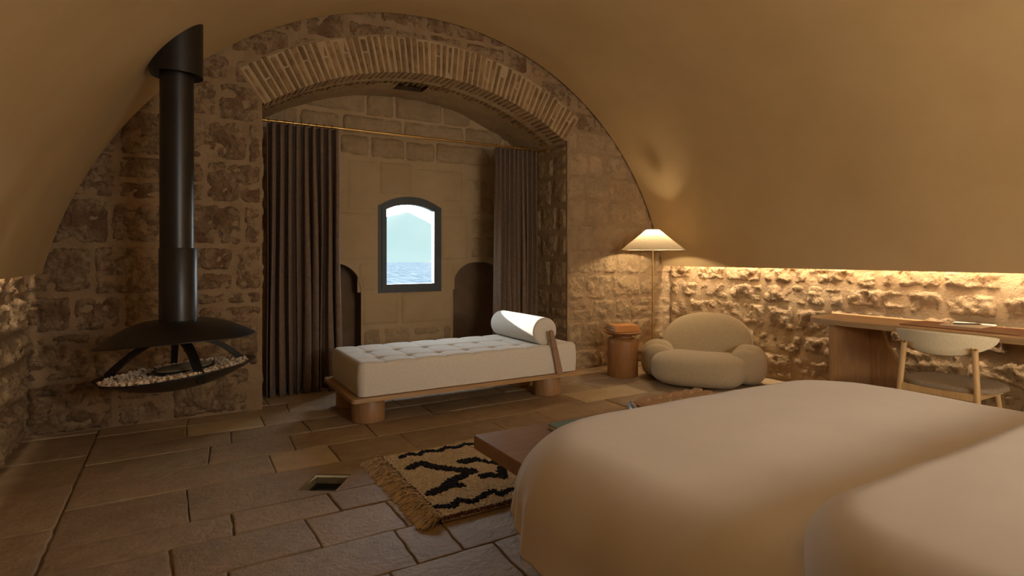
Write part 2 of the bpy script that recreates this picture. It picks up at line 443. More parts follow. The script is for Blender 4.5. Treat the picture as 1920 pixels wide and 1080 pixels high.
lines = [-3.1, -2.4, -1.9, -1.4, -0.9, -0.4, 0.1, 0.5, 0.86, 1.2, 1.53, 1.86, 2.19, 2.52, 2.835, 3.083, 3.52, 3.87, 4.22, 4.53, 4.83, 5.15, 5.45, 5.75, 6.02]
fixed = {2.19: [0.17, 0.85, 1.06, 1.62], 2.52: [-0.02, 0.53, 0.92, 1.5], 2.835: [0.225, 0.69, 1.1], 3.083: [0.05, 1.05, 1.6], 3.52: [0.495, 0.86, 1.35],
         3.87: [0.175, 0.665, 1.2], 4.22: [0.32, 0.82, 1.3], 4.53: [0.06, 0.56, 1.1], 1.86: [0.35, 0.72, 1.18]}
for a, b in zip(lines[:-1], lines[1:]):
    fx = fixed.get(a, [])
    js = [-0.48] + fx
    x = js[-1]
    if not fx: x = -0.48
    while True:
        x += random.uniform(0.42, 0.78)
        if x > XR - 0.2: break
        js.append(x)
    js.append(XR + 0.05)
    sk = [random.uniform(-.012, .012) for _ in js]; sk[0] = 0; sk[-1] = 0
    for i in range(len(js) - 1):
        x0, x1 = js[i], js[i + 1]; g = random.uniform(.006, .010) if a < 3 else random.uniform(.003, .006)
        gl = 0.004 if i == 0 else g / 2
        P = [(x0 + gl + sk[i], a + g / 2), (x1 - g / 2 + sk[i + 1], a + g / 2), (x1 - g / 2 - sk[i + 1], b - g / 2), (x0 + gl - sk[i], b - g / 2)]
        near = a < 3.4
        pieces = [P]
        hx = [p[0] for p in HC]; hy = [p[1] for p in HC]
        if x0 < min(hx) and x1 > max(hx) and a < min(hy) and b > max(hy):
            # the tile that frames the opening: one slab with the square cut out of it
            o4 = P; h4 = [HC[2], HC[1], HC[0], HC[3]]   # bottom, right, top, left corners
            z = 0.0; V_ = [(x, y, z) for x, y in o4] + [(x, y, z) for x, y in h4]
            V_ += [(x, y, -.02) for x, y in o4] + [(x, y, -.02) for x, y in h4]
            F_ = [(0, 1, 4), (1, 5, 4), (1, 2, 5), (2, 6, 5), (2, 3, 6), (3, 7, 6), (3, 0, 7), (0, 4, 7)]
            F_ += [(8, 9, 1, 0), (9, 10, 2, 1), (10, 11, 3, 2), (11, 8, 0, 3), (4, 5, 13, 12), (5, 6, 14, 13), (6, 7, 15, 14), (7, 4, 12, 15)]
            ob('stone_tile', V_, F_, M['tile'], floor); pieces = []
        for pc in pieces: tile(pc, near)
# column left of the long joint
y = -0.4
while y < 5.05:
    d = random.uniform(0.42, 0.6)
    tile([(XL - .04, y + .005), (-0.485, y + .005), (-0.485, min(y + d, 5.08) - .005), (XL - .04, min(y + d, 5.08) - .005)], y < 3.4); y += d

# pit under the opening and its glass
hatch = thing('floor_hatch', 'small square glazed opening sunk in the stone floor near the rug', 'hatch', (0.706, 3.24, 0))
hl = [(x - 0.706, y - 3.24) for x, y in HC]
vs = [(x, y, -.004) for x, y in hl] + [(x, y, -.30) for x, y in hl]
ob('pit_lining', vs, [(0, 1, 5, 4), (1, 2, 6, 5), (2, 3, 7, 6), (3, 0, 4, 7), (4, 5, 6, 7)], mat('pit_plaster', (0.20, 0.17, 0.11), (0.27, 0.23, 0.15), rough=0.9), hatch)
ob('glass_pane', [(x * .99, y * .99, -.055) for x, y in hl], [(3, 2, 1, 0)], M['darkglass'], hatch)

# ------------------------------------------------------------------ far wall (in which the niche opens)
wall_far = structure('wall_far')
def far_top(x):  # lower bound of the solid wall above the opening
    return arch_z(x) + 0.02
vs, fs = [], []
def strip(x0, x1, zlo, zhi, n, y):
    for i in range(n):
        a = x0 + (x1 - x0) * i / n; b = x0 + (x1 - x0) * (i + 1) / n; k = len(vs)
        vs.extend([(a, y, zlo(a)), (b, y, zlo(b)), (b, y, zhi), (a, y, zhi)]); fs.append((k, k + 1, k + 2, k + 3))
strip(XL - .1, NX0, lambda x: -0.02, 3.8, 1, WY); strip(NX1, XR + .1, lambda x: -0.02, 3.8, 1, WY); strip(NX0, NX1, lambda x: arch_z(x) if abs(x - AX) < 1.505 else 2.49, 3.8, 48, WY)
ob('mortar', vs, fs, M['mortar'], wall_far)
FAR = ((0, WY, 0), (1, 0, 0), (0, 0, 1), (0, -1, 0))
TH = math.asin(1.505 / AR)
def valid_far(x, z):
    dx, dz = abs(x - AX), z - AZ
    r = math.hypot(dx, dz); ang = math.atan2(dx, dz) if dz > 0 else PI
    if ang < TH:
        return r - (AR + EXT) - 0.012 if r > AR else -1
    side = dx - 1.53
    if z > 2.49:
        return r * math.sin(min(ang - TH, 1.5)) - 0.004 if r < AR + EXT else min(r * math.sin(min(ang - TH, 1.5)) + (r - AR - EXT), 1)
    return side
def keep_far(a, b, c, d):
    # nothing of it inside the arc of the vault -> not built
    pts = [(a, c), (b, c), ((a + b) / 2, (c + d) / 2), (a, d), (b, d)]
    if all(math.hypot(x - VC, z - VZ) > VR + 0.03 for x, z in pts if z > VE) and c > VE: return False
    return any(valid_far(x, z) > 0.02 for x, z in pts)
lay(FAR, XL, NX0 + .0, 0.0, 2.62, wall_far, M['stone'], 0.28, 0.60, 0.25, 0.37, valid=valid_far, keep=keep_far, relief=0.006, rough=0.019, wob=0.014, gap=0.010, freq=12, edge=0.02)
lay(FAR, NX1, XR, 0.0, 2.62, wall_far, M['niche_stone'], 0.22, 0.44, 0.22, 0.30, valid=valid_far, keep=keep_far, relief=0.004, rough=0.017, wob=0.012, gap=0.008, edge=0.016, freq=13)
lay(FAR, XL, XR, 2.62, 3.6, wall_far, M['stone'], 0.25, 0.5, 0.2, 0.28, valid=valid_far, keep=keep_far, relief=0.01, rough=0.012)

# brick ring and brick soffit
def brick(a0, a1, r0, r1, y0, y1, jit=0.004):
    e = 0.005
    def pt(a, r, y): return (AX + r * math.sin(a), y, AZ + r * math.cos(a))
    j = lambda: random.uniform(-jit, jit)
    core = []
    for y in (y0, y1):
        for r in (r0, r1):
            for a in (a0, a1): core.append((a + j() / AR, r + j(), y + j()))
    cc = [sum(c[i] for c in core) / 8 for i in range(3)]
    idx = {}; vs = []
    # chamfered box: each corner gives three points
    ext = ((a1 - a0) / 2, (r1 - r0) / 2, (y1 - y0) / 2)
    for n, c in enumerate(core):
        for ax in range(3):
            q = list(c)
            for o2 in range(3):
                if o2 != ax: q[o2] += (cc[o2] - c[o2]) / max(ext[o2], 1e-6) * (e / (AR if o2 == 0 else 1)) * 1.0 if False else 0
            # keep face `ax` plane, inset the other two axes
            for o2 in range(3):
                if o2 != ax:
                    s = 1 if cc[o2] > c[o2] else -1
                    q[o2] = c[o2] + s * min(e / (AR if o2 == 0 else 1), abs(cc[o2] - c[o2]) * 0.4)
            idx[(n, ax)] = len(vs); vs.append(pt(*q))
    # corner index n = 4*yi + 2*ri + ai ; axes: 0=a 1=r 2=y
    C = lambda ai, ri, yi: 4 * yi + 2 * ri + ai
    fs = []
    for s in (0, 1):
        fs.append([idx[(C(s, x, y), 0)] for x, y in ((0, 0), (1, 0), (1, 1), (0, 1))])
        fs.append([idx[(C(x, s, y), 1)] for x, y in ((0, 0), (1, 0), (1, 1), (0, 1))])
        fs.append([idx[(C(x, y, s), 2)] for x, y in ((0, 0), (1, 0), (1, 1), (0, 1))])
    for s in (0, 1):
        for t in (0, 1):
            fs.append([idx[(C(0, s, t), 1)], idx[(C(1, s, t), 1)], idx[(C(1, s, t), 2)], idx[(C(0, s, t), 2)]])
            fs.append([idx[(C(s, 0, t), 0)], idx[(C(s, 1, t), 0)], idx[(C(s, 1, t), 2)], idx[(C(s, 0, t), 2)]])
            fs.append([idx[(C(s, t, 0), 0)], idx[(C(s, t, 1), 0)], idx[(C(s, t, 1), 1)], idx[(C(s, t, 0), 1)]])
            for q in (0, 1): fs.append([idx[(C(s, t, q), 0)], idx[(C(s, t, q), 1)], idx[(C(s, t, q), 2)]])
    o = ob('brick', vs, fs, M['brick'], wall_far)
    bm = bmesh.new(); bm.from_mesh(o.data); bmesh.ops.recalc_face_normals(bm, faces=bm.faces[:]); bm.to_mesh(o.data); bm.free()
NB = 58
vs, fs = [], []
for i in range(65):
    a = -TH + 2 * TH * i / 64
    for r_ in (AR - .002, AR + EXT + .006): vs.append((AX + r_ * math.sin(a), WY - 0.003, AZ + r_ * math.cos(a)))
    vs.append((AX + (AR - .002) * math.sin(a), WY + 0.3, AZ + (AR - .002) * math.cos(a)))
for i in range(64): fs += [(3 * i, 3 * i + 3, 3 * i + 4, 3 * i + 1), (3 * i, 3 * i + 2, 3 * i + 5, 3 * i + 3)]
ob('arch_mortar', vs, fs, mat('arch_mortar', (0.40, 0.29, 0.165), (0.50, 0.37, 0.215), rough=0.95, scale=8, bump=0.7, bscale=40, bdist=0.008), wall_far)
for i in range(NB):
    a0 = -TH + 2 * TH * i / NB; a1 = -TH + 2 * TH * (i + 1) / NB
    g = 0.0040
    pro = random.uniform(0.006, 0.012)
    L1 = EXT + random.uniform(-.02, .015)
    if i % 3 == 2 and random.random() < 0.75:
        s = random.choice((0.5, 0.36, 0.62)); 
        brick(a0 + g, a1 - g, AR - .006, AR + L1 * s - .006, WY - pro, WY + 0.2)
        brick(a0 + g, a1 - g, AR + L1 * s + .006, AR + L1, WY - pro + random.uniform(-.005, .006), WY + 0.12)
    else:
        brick(a0 + g, a1 - g, AR - .006, AR + L1, WY - pro, WY + 0.2)
    d = random.choice((0.0, 0.05))
    brick(a0 + g, a1 - g, AR + random.uniform(-.003, .006), AR + 0.08, WY + 0.21, WY + 0.40 + d)

# niche shell: reveals, soffit, back wall
wall_nl = structure('wall_niche_left'); wall_nr = structure('wall_niche_right'); wall_nb = structure('wall_niche_back'); ceil_n = structure('ceiling_niche')
ob('mortar', [(NX0, WY, -.02), (NX0, NY + .02, -.02), (NX0, NY + .02, 2.6), (NX0, WY, 2.6)], [(0, 1, 2, 3)], M['mortar'], wall_nl)
ob('mortar', [(NX1, WY, -.02), (NX1, NY + .02, -.02), (NX1, NY + .02, 2.6), (NX1, WY, 2.6)], [(3, 2, 1, 0)], M['mortar'], wall_nr)
lay(((NX1, WY, 0), (0, 1, 0), (0, 0, 1), (-1, 0, 0)), 0.005, NY - WY, 0.0, 2.48, wall_nr, M['niche_stone'], 0.3, 0.45, 0.24, 0.34, relief=0.008, rough=0.010)
lay(((NX0, NY, 0), (0, -1, 0), (0, 0, 1), (1, 0, 0)), 0.0, NY - WY - .005, 0.0, 2.48, wall_nl, M['niche_stone'], 0.3, 0.45, 0.24, 0.34, relief=0.008, rough=0.010)
# soffit with the small vent left open
vs, fs = [], []
NS, ND = 64, 10
aa = [-TH - .03 + (2 * TH + .06) * i / NS for i in range(NS + 1)]
yy = [WY + 0.01 + (NY + .03 - WY) * j / ND for j in range(ND + 1)]
hy0, hy1 = 5.36, 5.68
yy = sorted(set([round(q, 3) for q in yy if abs(q - hy0) > .03 and abs(q - hy1) > .03] + [hy0, hy1]))
def sof(a, y, up=0):
    r = AR + 0.012 + up + 0.006 * noise.noise(Vector((a * 9, y * 5, 0)))
    return (AX + r * math.sin(a), y, AZ + r * math.cos(a))
for y in yy:
    for a in aa: vs.append(sof(a, y))
W = NS + 1
hole_cells = set()
for j in range(len(yy) - 1):
    for i in range(NS):
        xm = AX + AR * math.sin((aa[i] + aa[i + 1]) / 2)
        if yy[j] >= hy0 - 1e-6 and yy[j + 1] <= hy1 + 1e-6 and 1.93 < xm < 2.22: hole_cells.add(i); continue
        fs.append((j * W + i, j * W + i + 1, (j + 1) * W + i + 1, (j + 1) * W + i))
ob('mortar', vs, fs, M['niche_stone'], ceil_n, smooth=True)
i0, i1 = min(hole_cells), max(hole_cells) + 1
q = [sof(aa[i0], hy0), sof(aa[i1], hy0), sof(aa[i1], hy1), sof(aa[i0], hy1)]
qt = [(x, y, z + 0.22) for x, y, z in q]
ob('vent_shaft', q + qt, [(0, 1, 5, 4), (1, 2, 6, 5), (2, 3, 7, 6), (3, 0, 4, 7), (4, 5, 6, 7)], M['recess'], ceil_n, label='dark square vent opening in the niche vault')

# back wall with window opening and two low arched recesses
WXC, WX0, WX1, WZ0, WZS, WZT = 2.222, 1.868, 2.577, 0.858, 1.775, 1.885
def win_top(x, grow=0.0):
    h = WZT - WZS; a = (WX1 - WX0) / 2; r = (a * a + h * h) / (2 * h)
    return WZT + grow - r + math.sqrt(max(0, r * r - (x - WXC) ** 2))
RL = (1.02, 1.675, 1.17); RR = (2.735, 3.40, 1.17)
def rec_top(x, rc):
    x0, x1, zt = rc; r = 0.28
    if x > x1 - r: return zt - r + math.sqrt(max(0, r * r - (x - (x1 - r)) ** 2))
    if x < x0 + r: return zt - r + math.sqrt(max(0, r * r - (x - (x0 + r)) ** 2))
    return zt
vs, fs = [], []
def vstrip(x0, x1, lo, hi, n):
    for i in range(n):
        a = x0 + (x1 - x0) * i / n; b = x0 + (x1 - x0) * (i + 1) / n; k = len(vs)
        vs.extend([(a, NY, lo(a)), (b, NY, lo(b)), (b, NY, hi(b)), (a, NY, hi(a))]); fs.append((k, k + 1, k + 2, k + 3))
top = lambda x: 3.05
bot = lambda x: -0.02
vstrip(NX0 - .02, RL[0], bot, top, 1)
vstrip(RL[0], RL[1], lambda x: rec_top(x, RL), top, 36)
vstrip(RL[1], WX0, bot, top, 1)
vstrip(WX0, WX1, bot, lambda x: WZ0, 1); vstrip(WX0, WX1, win_top, top, 20)
vstrip(WX1, RR[0], bot, top, 1)
vstrip(RR[0], RR[1], lambda x: rec_top(x, RR), top, 36)
vstrip(RR[1], NX1 + .02, bot, top, 1)
ob('mortar', vs, fs, M['smooth_stone'], wall_nb)
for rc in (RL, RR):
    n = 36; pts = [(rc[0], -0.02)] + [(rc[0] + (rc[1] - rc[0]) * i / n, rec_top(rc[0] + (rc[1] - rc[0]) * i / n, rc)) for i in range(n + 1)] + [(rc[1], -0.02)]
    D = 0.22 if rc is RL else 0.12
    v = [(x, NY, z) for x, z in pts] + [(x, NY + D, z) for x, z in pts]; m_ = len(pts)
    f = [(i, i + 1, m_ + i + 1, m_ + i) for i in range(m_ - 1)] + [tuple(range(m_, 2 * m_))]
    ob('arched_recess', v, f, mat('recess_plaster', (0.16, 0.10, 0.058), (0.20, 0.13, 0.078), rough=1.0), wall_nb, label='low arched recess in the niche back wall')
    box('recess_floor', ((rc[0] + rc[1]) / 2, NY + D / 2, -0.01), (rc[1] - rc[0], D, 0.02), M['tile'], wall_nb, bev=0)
# window reveal through the thick wall
OUT = 6.42
n = 20
pts = [(WX0, WZ0)] + [(WX0 + (WX1 - WX0) * i / n, win_top(WX0 + (WX1 - WX0) * i / n)) for i in range(n + 1)] + [(WX1, WZ0)]
m_ = len(pts)
spl = 0.172; sz_ = 0.03
v = [(x, NY, z) for x, z in pts] + [(x + spl + (x - WX1) / (WX1 - WX0) * 0 if x > WXC else x - .02, OUT, z + (sz_ if z > 1 else -sz_)) for x, z in pts]
f = [(i, (i + 1) % m_, m_ + (i + 1) % m_, m_ + i) for i in range(m_)]
ob('window_reveal', v, f, M['niche_stone'], wall_nb)
# outer skin so that daylight enters only through the window
v2, f2 = [], []
def ostrip(x0, x1, lo, hi, n=1):
    for i in range(n):
        a = x0 + (x1 - x0) * i / n; b = x0 + (x1 - x0) * (i + 1) / n; k = len(v2)
        v2.extend([(a, OUT, lo(a)), (b, OUT, lo(b)), (b, OUT, hi(b)), (a, OUT, hi(a))]); f2.append((k, k + 1, k + 2, k + 3))
o0, o1 = WX0 - .02, WX1 + spl
ostrip(-1.4, o0, lambda x: -1, lambda x: 4.2); ostrip(o1, 5.8, lambda x: -1, lambda x: 4.2)
ostrip(o0, o1, lambda x: -1, lambda x: WZ0 - sz_); ostrip(o0, o1, lambda x: win_top(min(max(WX0, x if x < WXC else (x - spl if x - spl > WXC else WXC)), WX1)) + sz_, lambda x: 4.2, 20)
ob('outer_face', v2, f2, M['niche_stone'], wall_nb)
# smooth blocks around the window
BK = ((0, NY, 0), (1, 0, 0), (0, 0, 1), (0, -1, 0))
def wvalid(x, z):
    d = 9
    if WX0 - .1 < x < WX1 + .1 and WZ0 - .1 < z < 1.95:
        if z < 1.8: d = max(WX0 - x, x - WX1, WZ0 - z) + 0.0
        else: d = max(z - win_top(min(max(x, WX0), WX1)), WX0 - x, x - WX1)
    for rc in (RL, RR):
        if rc[0] - .02 < x < rc[1] + .02:
            d = min(d, max(z - rec_top(min(max(x, rc[0]), rc[1]), rc), rc[0] - x, x - rc[1]))
    return d
sm = dict(relief=0.008, rough=0.0022, rnd=0.008, wob=0.004, valid=wvalid, step=0.025)
for (a, b, c, d) in [(1.52, 1.86, 1.72, 2.27), (1.865, 2.25, 1.90, 2.27), (2.255, 2.87, 1.90, 2.23), (2.58, 2.87, 1.72, 1.90), (1.40, 1.867, 1.19, 1.715), (2.578, 2.93, 1.19, 1.715),
                     (1.64, 1.867, 0.86, 1.185), (2.578, 2.76, 0.86, 1.185), (1.68, 2.1, 0.50, 0.855), (2.105, 2.74, 0.49, 0.855), (2.875, 3.12, 1.72, 2.16)]:
    stone_patch(BK, a, b, c, d, wall_nb, M['smooth_stone'], name='stone_block', **sm)
rg = dict(valid=wvalid, relief=0.006, rough=0.010)
lay(BK, NX0, NX1, 2.285, 2.98, wall_nb, M['niche_stone'], 0.3, 0.75, 0.2, 0.28, gap=0.006, keep=lambda a, b, c, d: c < arch_z((a + b) / 2), valid=wvalid, relief=0.022, rough=0.012)
lay(BK, NX0, 1.38, 1.2, 2.27, wall_nb, M['niche_stone'], 0.25, 0.4, 0.2, 0.3, **rg)
lay(BK, 2.95, NX1, 1.2, 2.15, wall_nb, M['niche_stone'], 0.25, 0.4, 0.2, 0.3, **rg)
lay(BK, 1.68, 2.73, 0.0, 0.48, wall_nb, M['niche_stone'], 0.25, 0.4, 0.2, 0.26, **rg)

# ------------------------------------------------------------------ side walls, back wall, roof
wall_right = structure('wall_right')
vs = []; gn, gm = 150, 36
for j in range(gm + 1):
    for i in range(gn + 1):
        y = WY + .02 - 5.2 * i / gn; z = -.02 + 1.48 * j / gm
        vs.append((XR - 0.014 * (fbm(y * 5, z * 7, 3, 4) + 0.3), y, z))
ob('mortar', vs, [(j * (gn + 1) + i, j * (gn + 1) + i + 1, (j + 1) * (gn + 1) + i + 1, (j + 1) * (gn + 1) + i) for j in range(gm) for i in range(gn)], M['mortar_right'], wall_right, smooth=True)
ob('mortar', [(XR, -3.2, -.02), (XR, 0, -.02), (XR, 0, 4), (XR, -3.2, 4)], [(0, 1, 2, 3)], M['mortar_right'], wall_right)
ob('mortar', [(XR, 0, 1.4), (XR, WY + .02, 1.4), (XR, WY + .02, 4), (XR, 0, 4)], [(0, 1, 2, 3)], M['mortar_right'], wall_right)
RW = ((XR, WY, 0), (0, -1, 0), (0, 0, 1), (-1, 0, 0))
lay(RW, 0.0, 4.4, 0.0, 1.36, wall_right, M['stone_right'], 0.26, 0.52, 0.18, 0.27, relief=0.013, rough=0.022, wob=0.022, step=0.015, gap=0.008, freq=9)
wall_left = structure('wall_left')
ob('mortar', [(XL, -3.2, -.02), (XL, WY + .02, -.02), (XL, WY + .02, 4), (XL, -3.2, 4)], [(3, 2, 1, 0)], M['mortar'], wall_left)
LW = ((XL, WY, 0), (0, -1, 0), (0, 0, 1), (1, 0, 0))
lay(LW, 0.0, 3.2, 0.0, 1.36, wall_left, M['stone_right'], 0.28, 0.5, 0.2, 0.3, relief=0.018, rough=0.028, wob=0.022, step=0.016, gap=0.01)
wb = structure('wall_back')
ob('plaster_face', [(XL - .1, -3.2, -.02), (XR + .1, -3.2, -.02), (XR + .1, -3.2, 4), (XL - .1, -3.2, 4)], [(0, 1, 2, 3)], M['plaster'], wb)
ceiling = structure('ceiling')
# vault shell, 6 cm thick, its lower edges hanging clear of the side walls
a1 = math.acos((VE - VZ) / VR); NA = 72
def shell(yr):
    vs, fs = [], []
    for y in yr:
        for rr in (VR, VR + 0.045):
            for i in range(NA + 1):
                a = -a1 + 2 * a1 * i / NA
                x, z = VC + rr * math.sin(a), VZ + rr * math.cos(a)
                if rr > VR and i in (0, NA): z = VE; x = VC + math.copysign(VR * math.sin(a1) + 0.045, a)
                vs.append((x, y, z))
    W = NA + 1
    for j in range(len(yr) - 1):
        k, q = j * 2 * W, (j + 1) * 2 * W
        for i in range(NA):
            fs.append((k + i, k + i + 1, q + i + 1, q + i))
            fs.append((k + W + i, q + W + i, q + W + i + 1, k + W + i + 1))
        fs.append((k, q, q + W, k + W)); fs.append((k + NA, k + W + NA, q + W + NA, q + NA))
    for k in (0, (len(yr) - 1) * 2 * W):
        for i in range(NA): fs.append((k + i, k + W + i, k + W + i + 1, k + i + 1))
    return vs, fs
v, f = shell([-3.2, -1.5, 0, 1.5, 3, 4.2, 5.018])
ob('vault_shell', v, f, M['plaster'], ceiling, smooth=True, sharp=50)
ob('roof_slab', [(XL - .5, -3.3, 3.9), (XR + .5, -3.3, 3.9), (XR + .5, 6.5, 3.9), (XL - .5, 6.5, 3.9)], [(0, 1, 2, 3)], M['recess'], ceiling)
for (x0, x1) in ((XL - .02, VC - VR * math.sin(a1) + .05), (VC + VR * math.sin(a1) - .05, XR + .02)):
    xm = (x0 + x1) / 2
    cz = 1.40
    ob('cove_lid', [(x0, -3.2, cz), (x1, -3.2, cz), (x1, WY, cz), (x0, WY, cz)], [(0, 1, 2, 3)], M['plaster'], ceiling)

# ------------------------------------------------------------------ window
win = structure('window_1', 'small dark arched window in the niche back wall')
FY0, FY1 = 5.985, 6.075
def arch_outline(ins, n=18):
    x0, x1, z0 = WX0 - .012 + ins, WX1 + .012 - ins, WZ0 - .012 + ins
    P = [(x0, z0), (x1, z0)]
    for i in range(n + 1):
        x = x1 + (x0 - x1) * i / n; P.append((x, win_top(min(max(x, WX0), WX1)) + .012 - ins * 0.95))
    return P
def ring(o, i_, y0, y1):
    n = len(o)
    vs = [(x, y0, z) for x, z in o] + [(x, y0, z) for x, z in i_] + [(x, y1, z) for x, z in o] + [(x, y1, z) for x, z in i_]
    fs = []
    for k in range(n):
        q = (k + 1) % n
        fs += [(k, q, n + q, n + k), (2 * n + k, 3 * n + k, 3 * n + q, 2 * n + q), (k, 2 * n + k, 2 * n + q, q), (n + k, n + q, 3 * n + q, 3 * n + k)]
    return vs, fs
v, f = ring(arch_outline(0), arch_outline(0.044), FY0 + .012, FY1); ob('window_frame', v, f, M['frame'], win)
v, f = ring(arch_outline(0.042), arch_outline(0.092), FY0, FY1 - .01); ob('sash', v, f, M['frame'], win)
P = arch_outline(0.090); ob('window_pane', [(x, FY0 + .03, z) for x, z in P], [tuple(range(len(P)))], M['glass'], win)

# ------------------------------------------------------------------ outside: sea and hill
SZ = -8.0
n = 40
ob('sea', [(-900, 9, SZ), (1400, 9, SZ), (1400, 730, SZ), (-900, 730, SZ)], [(0, 1, 2, 3)], M['sea'], kind='structure', label='calm pale blue sea beyond the window')
vs, fs = [], []
GX, GY = 90, 26
for j in range(GY + 1):
    for i in range(GX + 1):
        x = -700 + 2000 * i / GX; y = 712 + 420 * j / GY
        c = 262 + 0.28 * (y - 712) * 0
        prof = 75 * math.exp(-(abs(x - 323) / 95) ** 1.3) + 4
        ramp = sstep(0, 1, (y - 712) / 170)
        z = SZ - 1 + prof * ramp * (1 + 0.04 * fbm(x * .012, y * .012, 2, 4)) + 1.5 * fbm(x * .05, y * .05, 1, 3) * ramp
        vs.append((x, y, z))
W = GX + 1
fs = [(j * W + i, j * W + i + 1, (j + 1) * W + i + 1, (j + 1) * W + i) for j in range(GY) for i in range(GX)]
tag(ob('hill', vs, fs, M['hill'], smooth=True, kind='structure'), 'hazy pale green hill seen across the water through the window', 'hill')

# ------------------------------------------------------------------ curtain rod and curtains
rod = thing('curtain_rod', 'thin brass rod across the top of the niche', 'curtain rod', (2.13, 5.45, 2.445))
v, f = tube((-1.52, 0, 0), (1.52, 0, 0), 0.011); ob('pole', v, f, M['brass'], rod, smooth=True, sharp=40)
for s in (-1, 1):
    v, f = tube((s * 1.515, 0, 0), (s * 1.53, 0, 0), 0.028); ob('bracket', v, f, M['brass'], rod, smooth=True, sharp=40)
def curtain(x0, x1, folds, label, flare, seed):
    t = thing('curtain', label, 'curtain', ((x0 + x1) / 2, 5.45, 0))
    random.seed(seed); hw = (x1 - x0) / 2; ztop, zbot = 2.425, 0.012
    nu, nv = folds * 14, 30; vs = []
    ph = [random.uniform(-1.1, 1.1) for _ in range(folds + 2)]; am = [random.uniform(.6, 1.3) for _ in range(folds + 2)]
    for j in range(nv + 1):
        k = j / nv; z = ztop + (zbot - ztop) * k
        for i in range(nu + 1):
            s = i / nu; w_ = s * folds; n0 = int(w_); fr = w_ - n0
            p = ph[min(n0, folds)] * (1 - fr) + ph[min(n0 + 1, folds + 1)] * fr
            A = am[min(n0, folds)] * (1 - fr) + am[min(n0 + 1, folds + 1)] * fr
            g = (0.050 + 0.020 * sstep(0, .5, k)) * A
            yv = g * math.sin(2 * PI * w_ + p * k * 2) + 0.012 * k * fbm(s * 5, k * 2, seed, 2)
            xx = -hw + 2 * hw * s + flare * k * (s - .5) * 2 * hw + 0.012 * math.sin(4 * PI * w_ + 1.0) * (0.4 + k) + 0.01 * k * math.sin(k * 5 + s * 9)
            vs.append((xx, yv, z + (0.012 * math.sin(2 * PI * w_) if j == nv else 0)))
    W = nu + 1
    fs = [(j * W + i, j * W + i + 1, (j + 1) * W + i + 1, (j + 1) * W + i) for j in range(nv) for i in range(nu)]
    c = ob('drape_cloth', vs, fs, M['curtain'], t, smooth=True)
    so = c.modifiers.new('thick', 'SOLIDIFY'); so.thickness = 0.006
    for k in range(folds):
        xx = -hw + 2 * hw * (k + .25) / folds
        v, f = path_tube([(xx + 0.0, 0.02 * math.cos(a), 2.445 + 0.02 * math.sin(a)) for a in [2 * PI * q / 12 for q in range(12)]], 0.0028, 6, closed=True)
        ob('curtain_ring', v, f, M['brass'], t, smooth=True)
    return t
curtain(0.68, 1.30, 9, 'wide brown pleated curtain at the left of the niche, beside the fireplace', 0.03, 3)
curtain(2.99, 3.50, 9, 'narrow brown pleated curtain at the right of the niche, behind the bolster', 0.0, 5)
random.seed(21)

# ------------------------------------------------------------------ daybed
db = thing('daybed', 'cream tufted daybed with bolster on a low oak platform in front of the niche', 'daybed', (2.105, 4.52, 0))
v, f, lp = drape(1.035, 0.455, 0.03, 0.006, 0.024, 4, 4, 3, 1, top=0.222, bottom=True)
ob('platform', v, f, M['oak'], db, smooth=True, sharp=40)
# raised lip of the platform
v, f = lathe([(0.118, 0.0), (0.125, 0.006), (0.125, 0.186), (0.122, 0.192)], 48)
for x in (-0.85, 0.78):
    for y in (-0.22, 0.26):
        ob('leg', v, f, M['oak_v'], db, smooth=True, sharp=40, loc=(x, y, 0.0))
bx = [1.08 + 0.2445 * (k + 1) - 2.105 for k in range(7)]; by = [-0.225, 0.075]
def tuft(x, y):
    d = 0
    for q in bx:
        for r_ in by: 
            dd = ((x - q) / 0.028) ** 2 + ((y - r_) / 0.022) ** 2
            if dd < 9: d -= 0.030 * math.exp(-dd * 0.6)
        if y < by[1] + .02: d -= 0.006 * math.exp(-((x - q) / 0.010) ** 2)
        else: d -= 0.004 * math.exp(-((x - q) / 0.012) ** 2)
    for r_ in by: d -= 0.006 * math.exp(-((y - r_) / 0.010) ** 2)
    # pillowing between seams
    px = abs(((x - bx[0]) / 0.2445) % 1 - .5) * 2; d += 0.005 * (1 - px ** 2)
    return d
v, f, lp = drape(0.975, 0.425, 0.05, 0.035, 0.208, 190, 80, 7, 4, top=0.470, disp=tuft, bottom=True, flat=2,
                 fold=lambda x, y, d, dx, dy: 0.007 * math.sin(min(1, max(0, (d - .03) / .2)) * PI))
mt = ob('mattress', v, f, M['linen'], db, smooth=True, sharp=60)
for q in bx[:6]:
    for r_ in by:
        vb, fb = ellipsoid(0.011, 0.011, 0.006, nu=12, nv=8); ob('button', vb, fb, M['linen'], mt, smooth=True, loc=(q, r_, 0.451))
pr = [(0.0, -0.40), (0.06, -0.402), (0.105, -0.398), (0.118, -0.388), (0.120, -0.37), (0.121, 0.0), (0.120, 0.37), (0.118, 0.388), (0.105, 0.398), (0.06, 0.402), (0.0, 0.40)]
v, f = lathe(pr, 48); v = [(x, z, y) for x, y, z in v]; f = [tuple(reversed(q)) for q in f]
ob('bolster', v, f, M['linen'], db, smooth=True, loc=(0.665, 0.02, 0.588))
